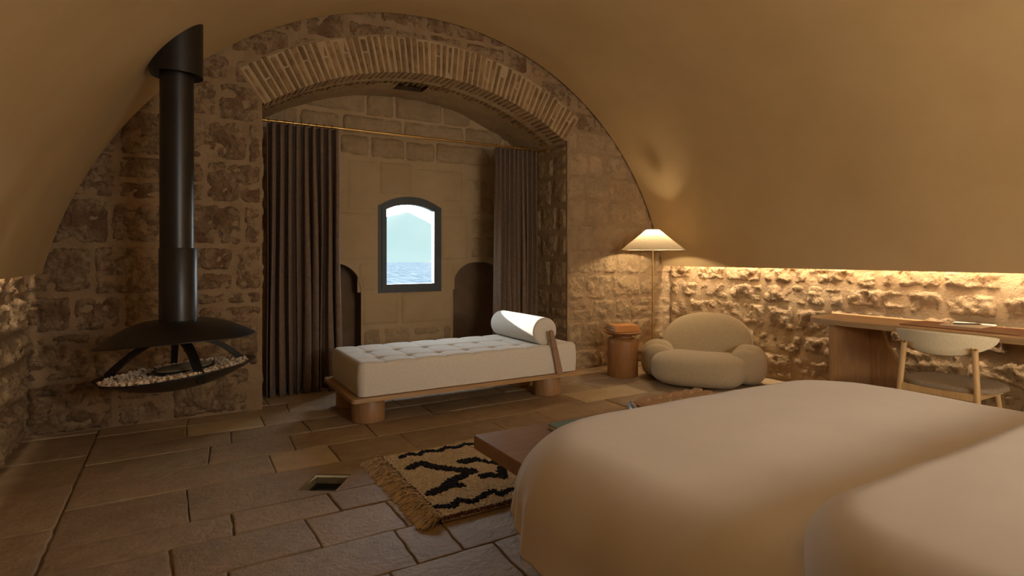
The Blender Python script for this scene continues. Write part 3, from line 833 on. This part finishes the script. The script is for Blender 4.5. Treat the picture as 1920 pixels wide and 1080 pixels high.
for s in (-1, 1):
    yb_ = s * 0.395 + 0.02
    v, f = [], []
    # flat wooden strap, tapered, leaning from platform to bolster axis
    p0 = Vector((0.765, s * 0.447, 0.215)); p1 = Vector((0.672, s * 0.447 + (0.0 if s < 0 else 0), 0.605))
    a = (p1 - p0).normalized(); side = Vector((a.z, 0, -a.x))
    th = Vector((0, 0.011, 0)); q = []
    for (pp, wd) in ((p0, 0.030), (p0 + (p1 - p0) * .5, 0.027), (p1 - a * .015, 0.019), (p1, 0.010)):
        q += [pp - side * wd - th, pp + side * wd - th, pp + side * wd + th, pp - side * wd + th]
    fs = [(3, 2, 1, 0), (12, 13, 14, 15)]
    for i in range(3):
        for k in range(4): fs.append((4 * i + k, 4 * i + (k + 1) % 4, 4 * i + 4 + (k + 1) % 4, 4 * i + 4 + k))
    ob('bolster_bracket', q, fs, M['walnut'], db)

# ------------------------------------------------------------------ hanging fireplace
fp = thing('hanging_fireplace', 'black suspended fireplace with open bowl hanging from the vault on a long flue', 'fireplace', (0, 4.2, 0))
v, f = lathe([(0.095, 1.26), (0.095, 2.52)], 40); ob('flue_pipe', v, f, M['black'], fp, smooth=True, sharp=40)
v, f = lathe([(0.100, 0.80), (0.107, 0.80), (0.107, 1.292), (0.104, 1.297), (0.095, 1.297)], 40); ob('flue_sleeve', v, f, M['black'], fp, smooth=True, sharp=40, loc=(0.0075, -0.0045, 0))
vs, fs = [], []; n = 48; rc = 0.148
def vaultz(x): return VZ + math.sqrt(VR * VR - (x - VC) ** 2)
for k in range(n):
    a = 2 * PI * k / n; x, y = rc * math.cos(a), rc * math.sin(a)
    vs += [(x * .66, y * .66, 2.435), (x, y, 2.385), (x, y, 2.395), (x, y, vaultz(x) + 0.012)]
for k in range(n):
    q = (k + 1) % n
    for r_ in range(3): fs.append((4 * k + r_, 4 * k + r_ + 1, 4 * q + r_ + 1, 4 * q + r_))
ob('ceiling_collar', vs, fs, M['black'], fp, smooth=True, sharp=30)
# twisted lens-shaped hood and bowl. right direction of view: used only to orient the tilt
ux, uy = 0.8625, -0.506
def rim(a, z0, tilt, wave, ph):
    c = math.cos(a) * ux + math.sin(a) * uy          # + toward the daybed side
    return z0 + tilt * c + wave * math.cos(2 * (a - ph))
def dish(r0, z0, R_, zr, tilt, wave, ph, bulge, th, up, rings=14, n=72, pexp=1.0):
    vs, fs = [], []
    prof = []
    for i in range(rings + 1):
        k = i / rings; r = r0 + (R_ - r0) * k
        prof.append((r, k))
    def pt(r, k, a, off):
        zr_ = rim(a, zr, tilt, wave, ph)
        k2 = k ** pexp
        z = z0 + (zr_ - z0) * k2 + bulge * math.sin(PI * k) * 0.5
        # the outline draws out to a point at the two ends of the dish
        c = math.cos(a) * ux + math.sin(a) * uy
        rr = r * (1 + 0.0 * c) * (0.90 + 0.10 * abs(c) ** 6 * k + 0.0)
        return (rr * math.cos(a), rr * math.sin(a), z + off)
    for off in (0, -th):
        for (r, k) in prof:
            for q in range(n): vs.append(pt(r, k, 2 * PI * q / n, off))
    W = (rings + 1) * n
    for i in range(rings):
        for q in range(n):
            a, b = i * n + q, i * n + (q + 1) % n
            fs.append((a, a + n, b + n, b)); fs.append((W + a, W + b, W + b + n, W + a + n))
    for q in range(n):
        b = (q + 1) % n
        fs.append((rings * n + q, W + rings * n + q, W + rings * n + b, rings * n + b))
        fs.append((q, b, W + b, W + q))
    return vs, fs
PHV = math.atan2(uy, ux)
v, f = dish(0.09, 0.838, 0.468, 0.724, 0.037, -0.010, PHV, 0.050, 0.006, True, pexp=1.5)
ob('hood', v, f, M['black'], fp, smooth=True, sharp=50)
v, f = dish(0.0, 0.435, 0.468, 0.527, 0.052, 0.010, PHV + 0.35, -0.055, 0.008, False, pexp=1.5)
ob('fire_bowl', v, f, M['black'], fp, smooth=True, sharp=50)
def strap(aang, r_in, z_in, r_out, z_out, wd, mname='strut', m='black'):
    n = 14; vs = []; d = Vector((math.cos(aang), math.sin(aang), 0)); s = Vector((-d.y, d.x, 0))
    for i in range(n + 1):
        k = i / n
        r = r_in + (r_out - r_in) * k; z = z_in + (z_out - z_in) * (k ** 1.15) + 0.03 * math.sin(PI * k)
        p = d * r + Vector((0, 0, z))
        t = Vector((0, 0, 1)) * 0.014 + d * 0.008
        for (e, g) in ((-1, -1), (1, -1), (1, 1), (-1, 1)): vs.append(p + s * wd * e + t * g)
    fs = [(0, 1, 2, 3), tuple(4 * n + k for k in (3, 2, 1, 0))]
    for i in range(n):
        for k in range(4): fs.append((4 * i + k, 4 * i + 4 + k, 4 * i + 4 + (k + 1) % 4, 4 * i + (k + 1) % 4))
    ob(mname, vs, fs, M[m], fp, smooth=True, sharp=40)
va = math.atan2(-1, 0)                               # direction from the fireplace to the viewer
strap(PHV + PI + 0.0, 0.03, 0.735, 0.44, 0.485, 0.026)
strap(PHV - 0.72, 0.10, 0.72, 0.40, 0.505, 0.022)
strap(PHV + 0.80, 0.10, 0.71, 0.40, 0.545, 0.026)
strap(PHV + PI - 1.0, 0.12, 0.69, 0.42, 0.515, 0.020)
# oval burner plate
v, f = lathe([(0.0, 0.0), (0.148, 0.0), (0.15, 0.004), (0.15, 0.014), (0.145, 0.016), (0.0, 0.016)], 36)
v = [(x * 1.05, y * 0.85, z) for x, y, z in v]
ob('burner_plate', v, f, M['burner'], fp, smooth=True, sharp=40, loc=(0.04, 0.0, 0.530), rot=(0, R(-5), 0), label='dark wood-grained glass burner plate')
v, f = lathe([(0.150, 0.0), (0.168, 0.0), (0.168, 0.010), (0.150, 0.010), (0.150, 0.0)], 36); v = [(x * 1.05, y * .85, z) for x, y, z in v]
ob('burner_rim', v, f[:-2] if False else f, M['black'], fp, smooth=True, sharp=40, loc=(0.04, 0, 0.530), rot=(0, R(-5), 0))
# pebbles
vs, fs = [], []
for i in range(1500):
    a = random.uniform(0, 2 * PI); r = 0.405 * math.sqrt(random.random())
    x, y = r * math.cos(a), r * math.sin(a)
    c = (x * ux + y * uy) / 0.45
    if ((x - .04) / .175) ** 2 + (y / .145) ** 2 < 1: continue
    z = 0.498 + 0.05 * c + 0.018 * (r / .405) ** 2 + random.uniform(0, .014)
    s = random.uniform(.009, .016); k = len(vs)
    q = Matrix.Rotation(random.uniform(0, 6), 3, 'Z') @ Matrix.Rotation(random.uniform(-.7, .7), 3, 'X')
    for dx, dy, dz in ((1, 0, 0), (0, 1, 0), (-1, 0, 0), (0, -1, 0), (0, 0, .8), (0, 0, -.8), (.6, .6, .45), (-.6, -.6, .45)):
        vs.append(Vector((x, y, z)) + q @ Vector((dx * s, dy * s * .8, dz * s)))
    fs += [(k, k + 6, k + 4), (k + 6, k + 1, k + 4), (k + 1, k + 2, k + 4), (k + 2, k + 7, k + 4), (k + 7, k + 3, k + 4), (k + 3, k, k + 4),
           (k, k + 1, k + 6), (k + 2, k + 3, k + 7), (k + 1, k, k + 5), (k + 2, k + 1, k + 5), (k + 3, k + 2, k + 5), (k, k + 3, k + 5)]
# sand bed under the pebbles
k = len(vs); vs.append((0, 0, .487)); n = 40
for q in range(n):
    a = 2 * PI * q / n; c = math.cos(a) * ux + math.sin(a) * uy; vs.append((0.405 * math.cos(a), 0.405 * math.sin(a), .503 + .048 * c))
fs += [(k, k + 1 + q, k + 1 + (q + 1) % n) for q in range(n)]
pb = ob('pebbles', vs, fs, M['pebble'], loc=(0, 4.2, 0), kind='stuff'); tag(pb, 'small white pebbles filling the hanging fire bowl', 'pebbles')

# ------------------------------------------------------------------ floor lamp
LX, LY = 4.49, 4.61
fl = thing('floor_lamp', 'slim brass floor lamp with wide conical linen shade, lit, in the corner', 'lamp', (LX, LY, 0))
v, f = lathe([(0.105, 0.0), (0.11, 0.004), (0.11, 0.014), (0.10, 0.02), (0.012, 0.024)], 40); ob('base', v, f, M['brass'], fl, smooth=True, sharp=40)
v, f = lathe([(0.009, 0.02), (0.009, 1.40)], 16); ob('pole', v, f, M['brass'], fl, smooth=True, sharp=40)
n = 72
vs = []
for (r, z) in ((0.340, 1.312), (0.336, 1.316), (0.075, 1.528), (0.070, 1.531), (0.018, 1.531)):
    for k in range(n): vs.append((r * math.cos(2 * PI * k / n), r * math.sin(2 * PI * k / n), z))
fs = [(i * n + k, i * n + (k + 1) % n, (i + 1) * n + (k + 1) % n, (i + 1) * n + k) for i in range(4) for k in range(n)]
sh = ob('lamp_shade', vs, fs, M['shade'], fl, smooth=True)
v, f = path_tube([(0.340 * math.cos(2 * PI * k / 60), 0.340 * math.sin(2 * PI * k / 60), 1.312) for k in range(60)], 0.003, 6, closed=True)
ob('shade_trim', v, f, M['linen'], sh, smooth=True)
v, f = lathe([(0.014, 1.385), (0.018, 1.39), (0.018, 1.425), (0.012, 1.43)], 20); ob('bulb_socket', v, f, M['brass'], fl, smooth=True, sharp=40)
v, f = ellipsoid(0.024, 0.024, 0.03, nu=20, nv=12); ob('bulb', v, f, M['bulb'], fl, smooth=True, loc=(0, 0, 1.455))
ll = light('lamp_bulb_light', 'POINT', (LX, LY, 1.455), 52, (1.0, 0.77, 0.49), shadow_soft_size=0.033)

# ------------------------------------------------------------------ side table and books
TX, TY = 4.00, 4.545
st = thing('side_table', 'round reddish wooden drum side table beside the armchair', 'side table', (TX, TY, 0))
v, f = lathe([(0.152, 0.0), (0.157, 0.006), (0.157, 0.34), (0.150, 0.375), (0.13, 0.397), (0.10, 0.403), (0.098, 0.425)], 48)
ob('drum_body', v, f, M['terracotta'], st, smooth=True, sharp=50)
v, f = lathe([(0.10, 0.422), (0.15, 0.430), (0.195, 0.452), (0.203, 0.460), (0.203, 0.464), (0.195, 0.466), (0.0, 0.464)], 48)
ob('table_top', v, f, M['terracotta'], st, smooth=True, sharp=50)
def book(name, label, c, s, cover, rz, group=None):
    t = thing(name, label, 'book', c, rz, group)
    w_, d_, h_ = s; th = 0.004
    box('cover', (0, 0, th / 2), (w_, d_, th), cover, t, bev=0.001); box('cover', (0, 0, h_ - th / 2), (w_, d_, th), cover, t, bev=0.001)
    box('spine', (0, -d_ / 2 + th / 2, h_ / 2), (w_, th, h_ - th), cover, t, bev=0.001)
    box('page_block', (0, 0.004, h_ / 2), (w_ - .01, d_ - .014, h_ - 2 * th), M['paper'], t, bev=0.0)
    return t
book('book', 'lower of two orange books stacked on the drum side table', (TX + .005, TY, 0.467), (0.285, 0.20, 0.032), M['orange'], R(-12))
book('book', 'upper of two orange books stacked on the drum side table', (TX - .005, TY - .005, 0.4995), (0.27, 0.20, 0.032), M['orange'], R(-15))
sk = thing('wall_socket', 'small black wall socket on the stone behind the side table', 'socket', (4.312, WY - 0.03, 0.235))
box('faceplate', (0, 0, .04), (0.075, 0.03, 0.085), M['plastic'], sk, bev=0.004)
v, f = lathe([(0.022, 0), (0.022, 0.006), (0.018, 0.008), (0.015, 0.003)], 20); v = [(x, -z - .015, y) for x, y, z in v]
ob('outlet', v, f, M['plastic'], sk, loc=(0, 0, 0.04))

# ------------------------------------------------------------------ armchair
ac = thing('armchair', 'rounded olive boucle lounge armchair of stuffed cushions in the corner', 'armchair', (4.50, 3.95, 0), R(-55))
def wrinkle(x, y, z, s=1.0): return 0.004 * fbm(x * 5 * s, y * 5 * s, z * 5 * s, 3)
def seatdef(x, y, z):
    k = x / 0.46
    z2 = z * (0.92 + 0.10 * k * k) + 0.17
    if z > 0: z2 -= 0.020 * (1 - k * k)
    y2 = y + 0.05 * k * k
    return (x, y2, max(0.004, z2 + wrinkle(x, y, z)))
v, f = ellipsoid(0.435, 0.33, 0.172, 0.62, 0.62, 64, 32, seatdef); ob('seat_cushion', v, f, M['boucle'], ac, smooth=True, loc=(-0.01, -0.20, 0))
def backdef(x, y, z):
    return (x, y + 0.10 * (z / .3) + 0.10 * (x / .45) ** 2 * -1, z + wrinkle(x, y, z))
v, f = ellipsoid(0.445, 0.155, 0.32, 0.84, 0.85, 64, 36, backdef); ob('back_cushion', v, f, M['boucle'], ac, smooth=True, loc=(0.03, 0.32, 0.325))
def armdef(sg):
    def g(x, y, z):
        k = y / 0.34
        x2 = x * (1.0) - sg * 0.10 * k * k
        pinch = 1 - 0.12 * math.exp(-((y + .12) / .035) ** 2)
        return (x2, y, max(-0.187, z) * pinch + wrinkle(x, y, z, 2))
    return g
for sg in (-1, 1):
    v, f = ellipsoid(0.165, 0.26, 0.19, 0.8, 0.85, 44, 28, armdef(sg)); ob('armrest', v, f, M['boucle'], ac, smooth=True, loc=(sg * 0.435, 0.03, 0.193), rot=(0, 0, sg * R(-6)))

# ------------------------------------------------------------------ desk
dk = thing('desk', 'long oak desk with rounded end against the right stone wall', 'desk', (4.82, 1.9, 0))
ol = [(-0.31, -1.2), (0.31, -1.2), (0.31, 1.0)]
for i in range(13):
    a = PI / 2 * i / 12; ol.append((0.31 - 0.62 + 0.40 * 0 + 0.22 + 0.0 - 0.0, 1.0)) if False else None
for i in range(17):                      # rounded far front corner
    a = PI / 2 + (PI / 2) * i / 16; ol.append((-0.06 + 0.25 * math.cos(a), 0.78 + 0.25 * math.sin(a)))
v, f = slab(ol, 0.695, 0.735); ob('desk_top', v, f, M['oak_y'], dk, smooth=True, sharp=40)
def upright(y0, name):
    # a vertical slab across the desk with a flared brace on the wall side
    box(name, (0.0 + 0.01, y0, 0.3475), (0.59, 0.045, 0.695), M['oak_v'], dk, bev=0.004)
upright(0.76, 'desk_leg'); upright(-1.05, 'desk_leg')
def brace(ys, sgn):
    P = [(ys, 0.0)]
    prof = [(0.0, 0.695), (0.085, 0.695), (0.10, 0.62), (0.14, 0.51), (0.205, 0.40), (0.27, 0.315), (0.37, 0.2), (0.46, 0.1), (0.50, 0.0)]
    q = [(0.0, 0.0)] + prof
    th = 0.022; n = len(q)
    vs = [(0.255 - th, ys + sgn * a, z) for a, z in q] + [(0.255 + th, ys + sgn * a, z) for a, z in q]
    fs = [tuple(range(n)), tuple(reversed(range(n, 2 * n)))] + [(i, n + i, n + (i + 1) % n, (i + 1) % n) for i in range(n)]
    ob('curved_brace', vs, fs, M['oak_v'], dk)
brace(0.738, -1); brace(-1.028, 1)
mt_ = thing('desk_mat', 'brown leather mat along the front edge of the desk top', 'desk mat', (4.84, 1.86, 0.735))
v, f, lp = drape(0.20, 0.36, 0.03, 0.002, 0.004, 2, 2, 2, 1, top=0.007, bottom=True); ob('leather_pad', v, f, M['leather'], mt_)
pp = thing('notepad', 'white paper notepad lying on the leather desk mat', 'notepad', (4.955, 1.90, 0.742), R(2))
for k in range(2): box('sheet', (0.003 * k, 0.006 * k, 0.002 + 0.0032 * k), (0.30, 0.24, 0.003), M['paper'], pp, bev=0.0)
pn = thing('pen', 'black pen lying across the white notepad on the desk', 'pen', (4.955, 1.905, 0.7535), R(-48))
v, f = tube((-0.085, 0, 0), (0.075, 0, 0), 0.0055, n=12); ob('barrel', v, f, M['plastic'], pn, smooth=True, sharp=40)
v, f = tube((0.075, 0, 0), (0.09, 0, 0), 0.0050, 0.0012, n=12); ob('tip', v, f, M['brass'], pn, smooth=True, sharp=40)

# ------------------------------------------------------------------ desk chair
ch = thing('desk_chair', 'pale oak chair with curved linen backrest tucked under the desk', 'chair', (4.28, 1.72, 0), 0)
# chair faces +x (the desk); backrest on the -x side
n = 44; vs = []; thk = 0.013
outl = []
for i in range(n):
    a = 2 * PI * i / n; c, s = math.cos(a), math.sin(a)
    yy_ = 0.28 * math.copysign(abs(c) ** 0.95, c); zz = 0.022 * max(0, s) if s > 0 else -0.122 * abs(s) ** 1.12
    outl.append((yy_, zz))
def bend(y): return -0.235 + 0.20 * (y / .275) ** 2 * 0.55
NR = 7
for side in (0, 1):
    for r_ in range(NR + 1):
        k = 1 - r_ / NR * 0.999
        puff = thk * math.sqrt(max(0, 1 - k ** 4)) * (1 if side else -1)
        for (y, z) in outl: 
            Y_ = y * k; Z_ = z * k; vs.append((bend(Y_) + puff - 0.10 * (Z_), Y_, 0.758 + Z_))
fs = []; B = (NR + 1) * n
for side in (0, 1):
    for r_ in range(NR):
        for i in range(n):
            a = side * B + r_ * n + i; b = side * B + r_ * n + (i + 1) % n
            fs.append((a, b, b + n, a + n) if side else (a, a + n, b + n, b))
    fs.append(tuple(side * B + NR * n + i for i in (range(n) if side else reversed(range(n)))))
for i in range(n): fs.append((i, (i + 1) % n, B + (i + 1) % n, B + i))
mlinen = mat('chair_linen', (0.72, 0.63, 0.43), (0.80, 0.71, 0.51), rough=0.95, scale=50, stretch=(1, 3, 1), bump=0.15, bscale=200, bdist=0.002)
ob('backrest', vs, fs, mlinen, ch, smooth=True, sharp=60)
v, f, lp = drape(0.235, 0.265, 0.20, 0.02, 0.006, 8, 8, 5, 1, top=0.455, bottom=True, crown=0.006, flat=5)
ob('seat', v, f, mat('chair_seat_fabric', (0.24, 0.18, 0.115), (0.29, 0.22, 0.145), rough=0.95, scale=60, bump=0.15, bscale=200, bdist=0.002), ch, smooth=True, sharp=60)
def leg(p0, p1, r0=0.017, r1=0.012): 
    v, f = tube(p0, p1, r0, r1); return ob('leg', v, f, M['pale_oak'], ch, smooth=True, sharp=40)
for s in (-1, 1):
    p = Vector((-0.235, s * 0.225, 0.0)); q = Vector((-0.205, s * 0.190, 0.695))
    v, f = path_tube([p, p + Vector((0.004, -s * .01, .2)), Vector((-0.222, s * .208, .42)), q], 0.0165, 16)
    ob('leg', v, f, M['pale_oak'], ch, smooth=True, sharp=50)
    leg((0.21, s * 0.20, 0), (0.165, s * 0.16, 0.425), 0.013, 0.017)
    for dz in (-0.008,):
        v, f = tube((-0.222, s * .19 - .012, .69), (-0.226, s * .19 - .012, .70), 0.006, n=10); ob('screw', v, f, M['brass'], ch)
        v, f = tube((-0.222, s * .19 + .012, .69), (-0.226, s * .19 + .012, .70), 0.006, n=10); ob('screw', v, f, M['brass'], ch)
    box('side_rail', (-0.02, s * 0.185, 0.405), (0.40, 0.022, 0.045), M['pale_oak'], ch)
box('back_rail', (-0.222, 0, 0.405), (0.022, 0.40, 0.045), M['pale_oak'], ch); box('front_rail', (0.165, 0, 0.405), (0.022, 0.32, 0.045), M['pale_oak'], ch)

# ------------------------------------------------------------------ bed
bed = thing('bed', 'large low bed on a dark wooden base, in the right foreground', 'bed', (2.02, 0.66, 0))
box('base', (0, 0, 0.155), (1.76, 1.96, 0.31), M['wood_base'], bed, bev=0.01)
v, f, lp = drape(0.88, 0.97, 0.20, 0.05, 0.10, 6, 6, 5, 3, top=0.47, bottom=True); ob('mattress', v, f, M['duvet'], bed, smooth=True)
box('headboard', (0, -1.06, 0.5), (2.1, 0.08, 1.0), M['wood_base'], bed, bev=0.02)
# coverlet
def cfold(x, y, d, dx, dy):
    k = max(0, d - 0.05)
    p = x * 1.0 - y * 1.0 if False else (x * dy - y * dx)
    return k * (0.07 * math.sin(p * 9 + 1.2) + 0.04 * math.sin(p * 23 + 0.5) + 0.09) + 0.004
def cdisp(x, y): return 0.006 * fbm(x * 1.8, y * 1.8, 5, 3)
CH = (1.032, 1.135)
v, f, lp = drape(CH[0], CH[1], 0.44, 0.20, 0.108, 60, 60, 16, 12, top=0.627, crown=0.03, disp=cdisp, fold=cfold, flat=4)
cov = thing('coverlet', 'white fringed coverlet spread over the whole bed', 'coverlet', (1.99, 0.75, 0))
cl = ob('cover_cloth', v, f, M['duvet'], cov, smooth=True)
sol = cl.modifiers.new('thick', 'SOLIDIFY'); sol.thickness = 0.008; sol.offset = 0
# fringe along the hem
vs, fs = [], []
for a, b in zip(lp, lp[1:] + lp[:1]):
    p, q = Vector(v[a]), Vector(v[b]); L = (q - p).length; k = max(1, int(L / 0.007))
    for t in range(k):
        if random.random() < 0.12: continue
        c = p.lerp(q, (t + random.random()) / k); dr = (q - p).normalized()
        ln = random.uniform(0.018, 0.04); bnd = Vector((random.uniform(-.008, .008), random.uniform(-.008, .008), -ln)); i = len(vs)
        vs += [c - dr * .0016, c + dr * .0016, c + bnd + dr * .0008, c + bnd - dr * .0008]; fs.append((i, i + 1, i + 2, i + 3))
ob('fringe', vs, fs, M['duvet'], cov, kind='stuff')
# folded duvet at the head end, thick rounded roll edge
def ddisp(x, y): return 0.008 * fbm(x * 1.6, y * 2.0, 11, 3)
v, f, lp = drape(1.04, 0.50, 0.24, 0.105, 0.05, 50, 26, 12, 3, top=0.760, crown=0.035, disp=ddisp, flat=4, bottom=True)
fd = thing('folded_duvet', 'plump white duvet folded across the head end of the bed', 'duvet', (2.03, 0.24, 0))
ob('duvet_body', v, f, M['duvet'], fd, smooth=True, sharp=70)

# ------------------------------------------------------------------ bench at the foot of the bed and things on it
bn = thing('bench', 'low reddish wooden bench across the foot of the bed', 'bench', (2.12, 2.225, 0))
box('bench_top', (0, 0, 0.3475), (1.76, 0.51, 0.065), M['walnut'], bn, bev=0.003)
for x in (-0.45, 0.45): box('bench_leg', (x, 0, 0.172), (0.10, 0.42, 0.285), M['walnut'], bn, bev=0.006)
book('book', 'thick green book lying on the wooden bench behind the bed', (1.765, 2.25, 0.380), (0.33, 0.25, 0.028), M['green'], 0)
ty = thing('tray', 'carved tan wooden tray with raised wedge pattern on the bench', 'tray', (2.50, 2.35, 0.380), 0)
v, f, lp = drape(0.27, 0.125, 0.03, 0.006, 0.026, 4, 4, 3, 1, top=0.034, bottom=True); ob('board', v, f, M['tray'], ty, smooth=True, sharp=40)
for i in range(6):
    for j in range(3):
        x = -0.215 + 0.086 * i; y = -0.08 + 0.08 * j; a, b, h = 0.041, 0.037, 0.026
        vs = [(-a, -b, 0), (a, -b, 0), (a, b, 0), (-a, b, 0), (-a * .9, -b, .006), (a, -b * .6, h), (a, b * .6, h), (-a * .9, b, .006)]
        ob('wedge', vs, [(3, 2, 1, 0), (4, 5, 6, 7), (0, 1, 5, 4), (1, 2, 6, 5), (2, 3, 7, 6), (3, 0, 4, 7)], M['tray'], ty, loc=(x, y, 0.033), rot=(0, 0, R(12)))
rl = thing('stone_roller', 'small grey marbled stone cylinder lying on the bench beside the tray', 'ornament', (2.165, 2.37, 0.404), R(-35))
v, f = lathe([(0.0, -.10), (0.018, -.10), (0.023, -.094), (0.023, 0.094), (0.018, .10), (0, .10)], 24); v = [(x, z, y) for x, y, z in v]; f = [tuple(reversed(q)) for q in f]
ob('cylinder_body', v, f, M['grey'], rl, smooth=True, sharp=40)

# ------------------------------------------------------------------ rug
rug = thing('rug', 'shaggy ivory wool rug with navy zigzag motifs, reaching under the bench', 'rug', (0, 0, 0))
RX0, RX1, RY0, RY1 = 1.065, 2.75, 2.46, 3.41
box('backing', ((RX0 + RX1) / 2, (RY0 + RY1) / 2, 0.009), (RX1 - RX0, RY1 - RY0, 0.012), M['beige'], rug, bev=0.003)
T = [(1.179, 3.345), (1.24, 3.375), (1.29, 3.335), (1.36, 3.375), (1.422, 3.335), (1.494, 3.37), (1.54, 3.33), (1.62, 3.37), (1.695, 3.33), (1.78, 3.37), (1.86, 3.33), (1.94, 3.37), (2.02, 3.33)]
Bm = [(1.10, 2.60), (1.17, 2.563), (1.225, 2.62), (1.27, 2.56), (1.342, 2.592), (1.42, 2.625), (1.44, 2.57), (1.52, 2.60), (1.6, 2.56), (1.7, 2.61)]
lines_ = [(T, .017), (Bm, .018), ([(1.169, 3.153), (1.248, 3.187), (1.311, 3.07), (1.38, 2.998), (1.456, 2.922)], .030), ([(1.42, 2.91), (1.307, 2.863), (1.209, 2.784), (1.139, 2.76)], .030),
          ([(1.24, 2.80), (1.31, 2.778)], .026), ([(1.474, 3.088), (1.546, 3.08)], .034), ([(1.576, 3.045), (1.638, 2.958), (1.685, 2.914)], .018), ([(1.622, 2.887), (1.566, 2.768), (1.51, 2.83), (1.468, 2.825)], .026),
          ([(1.75, 3.15), (1.85, 3.05), (1.95, 3.1)], .034), ([(1.8, 2.8), (1.95, 2.75), (2.0, 2.85)], .034)]
def segd(x, y, a, b):
    dx, dy = b[0] - a[0], b[1] - a[1]; t = max(0, min(1, ((x - a[0]) * dx + (y - a[1]) * dy) / (dx * dx + dy * dy)))
    return math.hypot(x - a[0] - dx * t, y - a[1] - dy * t)
def navy(x, y):
    jx = 0.010 * noise.noise(Vector((x * 30, y * 30, 0)))
    for (P, wd) in lines_:
        for a, b in zip(P[:-1], P[1:]):
            if segd(x, y, a, b) + jx < wd: return True
    return False
piles = {'ivory': ([], []), 'navy': ([], []), 'rust': ([], [])}
def tuft_(lst, x, y, h, w_, lean):
    vs, fs = lst; k = len(vs); a0 = random.uniform(0, 6)
    for q in range(3):
        a = a0 + 2 * PI * q / 3; vs.append((x + w_ * math.cos(a), y + w_ * math.sin(a), 0.012))
    lx, ly = x + lean[0], y + lean[1]
    for q in range(3):
        a = a0 + 2 * PI * q / 3; vs.append((lx * .6 + x * .4 + w_ * 1.0 * math.cos(a), ly * .6 + y * .4 + w_ * 1.0 * math.sin(a), 0.012 + h * .82))
    vs.append((lx, ly, 0.012 + h))
    for q in range(3):
        n_ = (q + 1) % 3; fs.append((k + q, k + n_, k + 3 + n_, k + 3 + q)); fs.append((k + 3 + q, k + 3 + n_, k + 6))
y = RY0 + .006
while y < RY1:
    x = RX0 + .006
    while x < 2.05:
        xx, yy_ = x + random.uniform(-.005, .005), y + random.uniform(-.005, .005)
        rust = xx < RX0 + 0.022 or (yy_ < RY0 + 0.03)
        nv_ = (not rust) and navy(xx, yy_)
        L = piles['rust' if rust else 'navy' if nv_ else 'ivory']
        h = random.uniform(.006, .012) + (0.006 if nv_ else 0)
        tuft_(L, xx, yy_, h, 0.0072, (random.uniform(-.012, .004), random.uniform(-.010, .003)))
        x += 0.0088
    y += 0.0088
ob('pile', *piles['ivory'], M['ivory'], rug, smooth=True, kind='stuff')
ob('navy_pattern', *piles['navy'], M['navy'], rug, smooth=True, kind='stuff', label='navy shaggy zigzag motif')
ob('dark_border', *piles['rust'], M['rustwool'], rug, smooth=True, kind='stuff', label='dark rust brown edge')
vs, fs = [], []
yv = RY0 - .01
for q in range(1600):
    y = random.uniform(RY0 - .01, RY1); k = len(vs); L = random.uniform(.04, .085); x = RX0 + random.uniform(-.05, .01)
    z0 = 0.022 * (1 - (RX0 - x) / .06) + .004; dy = random.uniform(-.025, .025)
    wv = 0.003
    vs += [(x, y - wv, z0), (x, y + wv, z0), (x - L * .5, y + dy * .4 + wv, z0 + random.uniform(0, .012)), (x - L * .5, y + dy * .4 - wv, z0 + random.uniform(0, .012)), (x - L, y + dy + wv * .5, .005 + random.uniform(0, .004)), (x - L, y + dy - wv * .5, .005)]
    fs += [(k, k + 1, k + 2, k + 3), (k + 3, k + 2, k + 4, k + 5)]
ob('fringe', vs, fs, M['beige'], rug, kind='stuff', label='beige shaggy fringe')
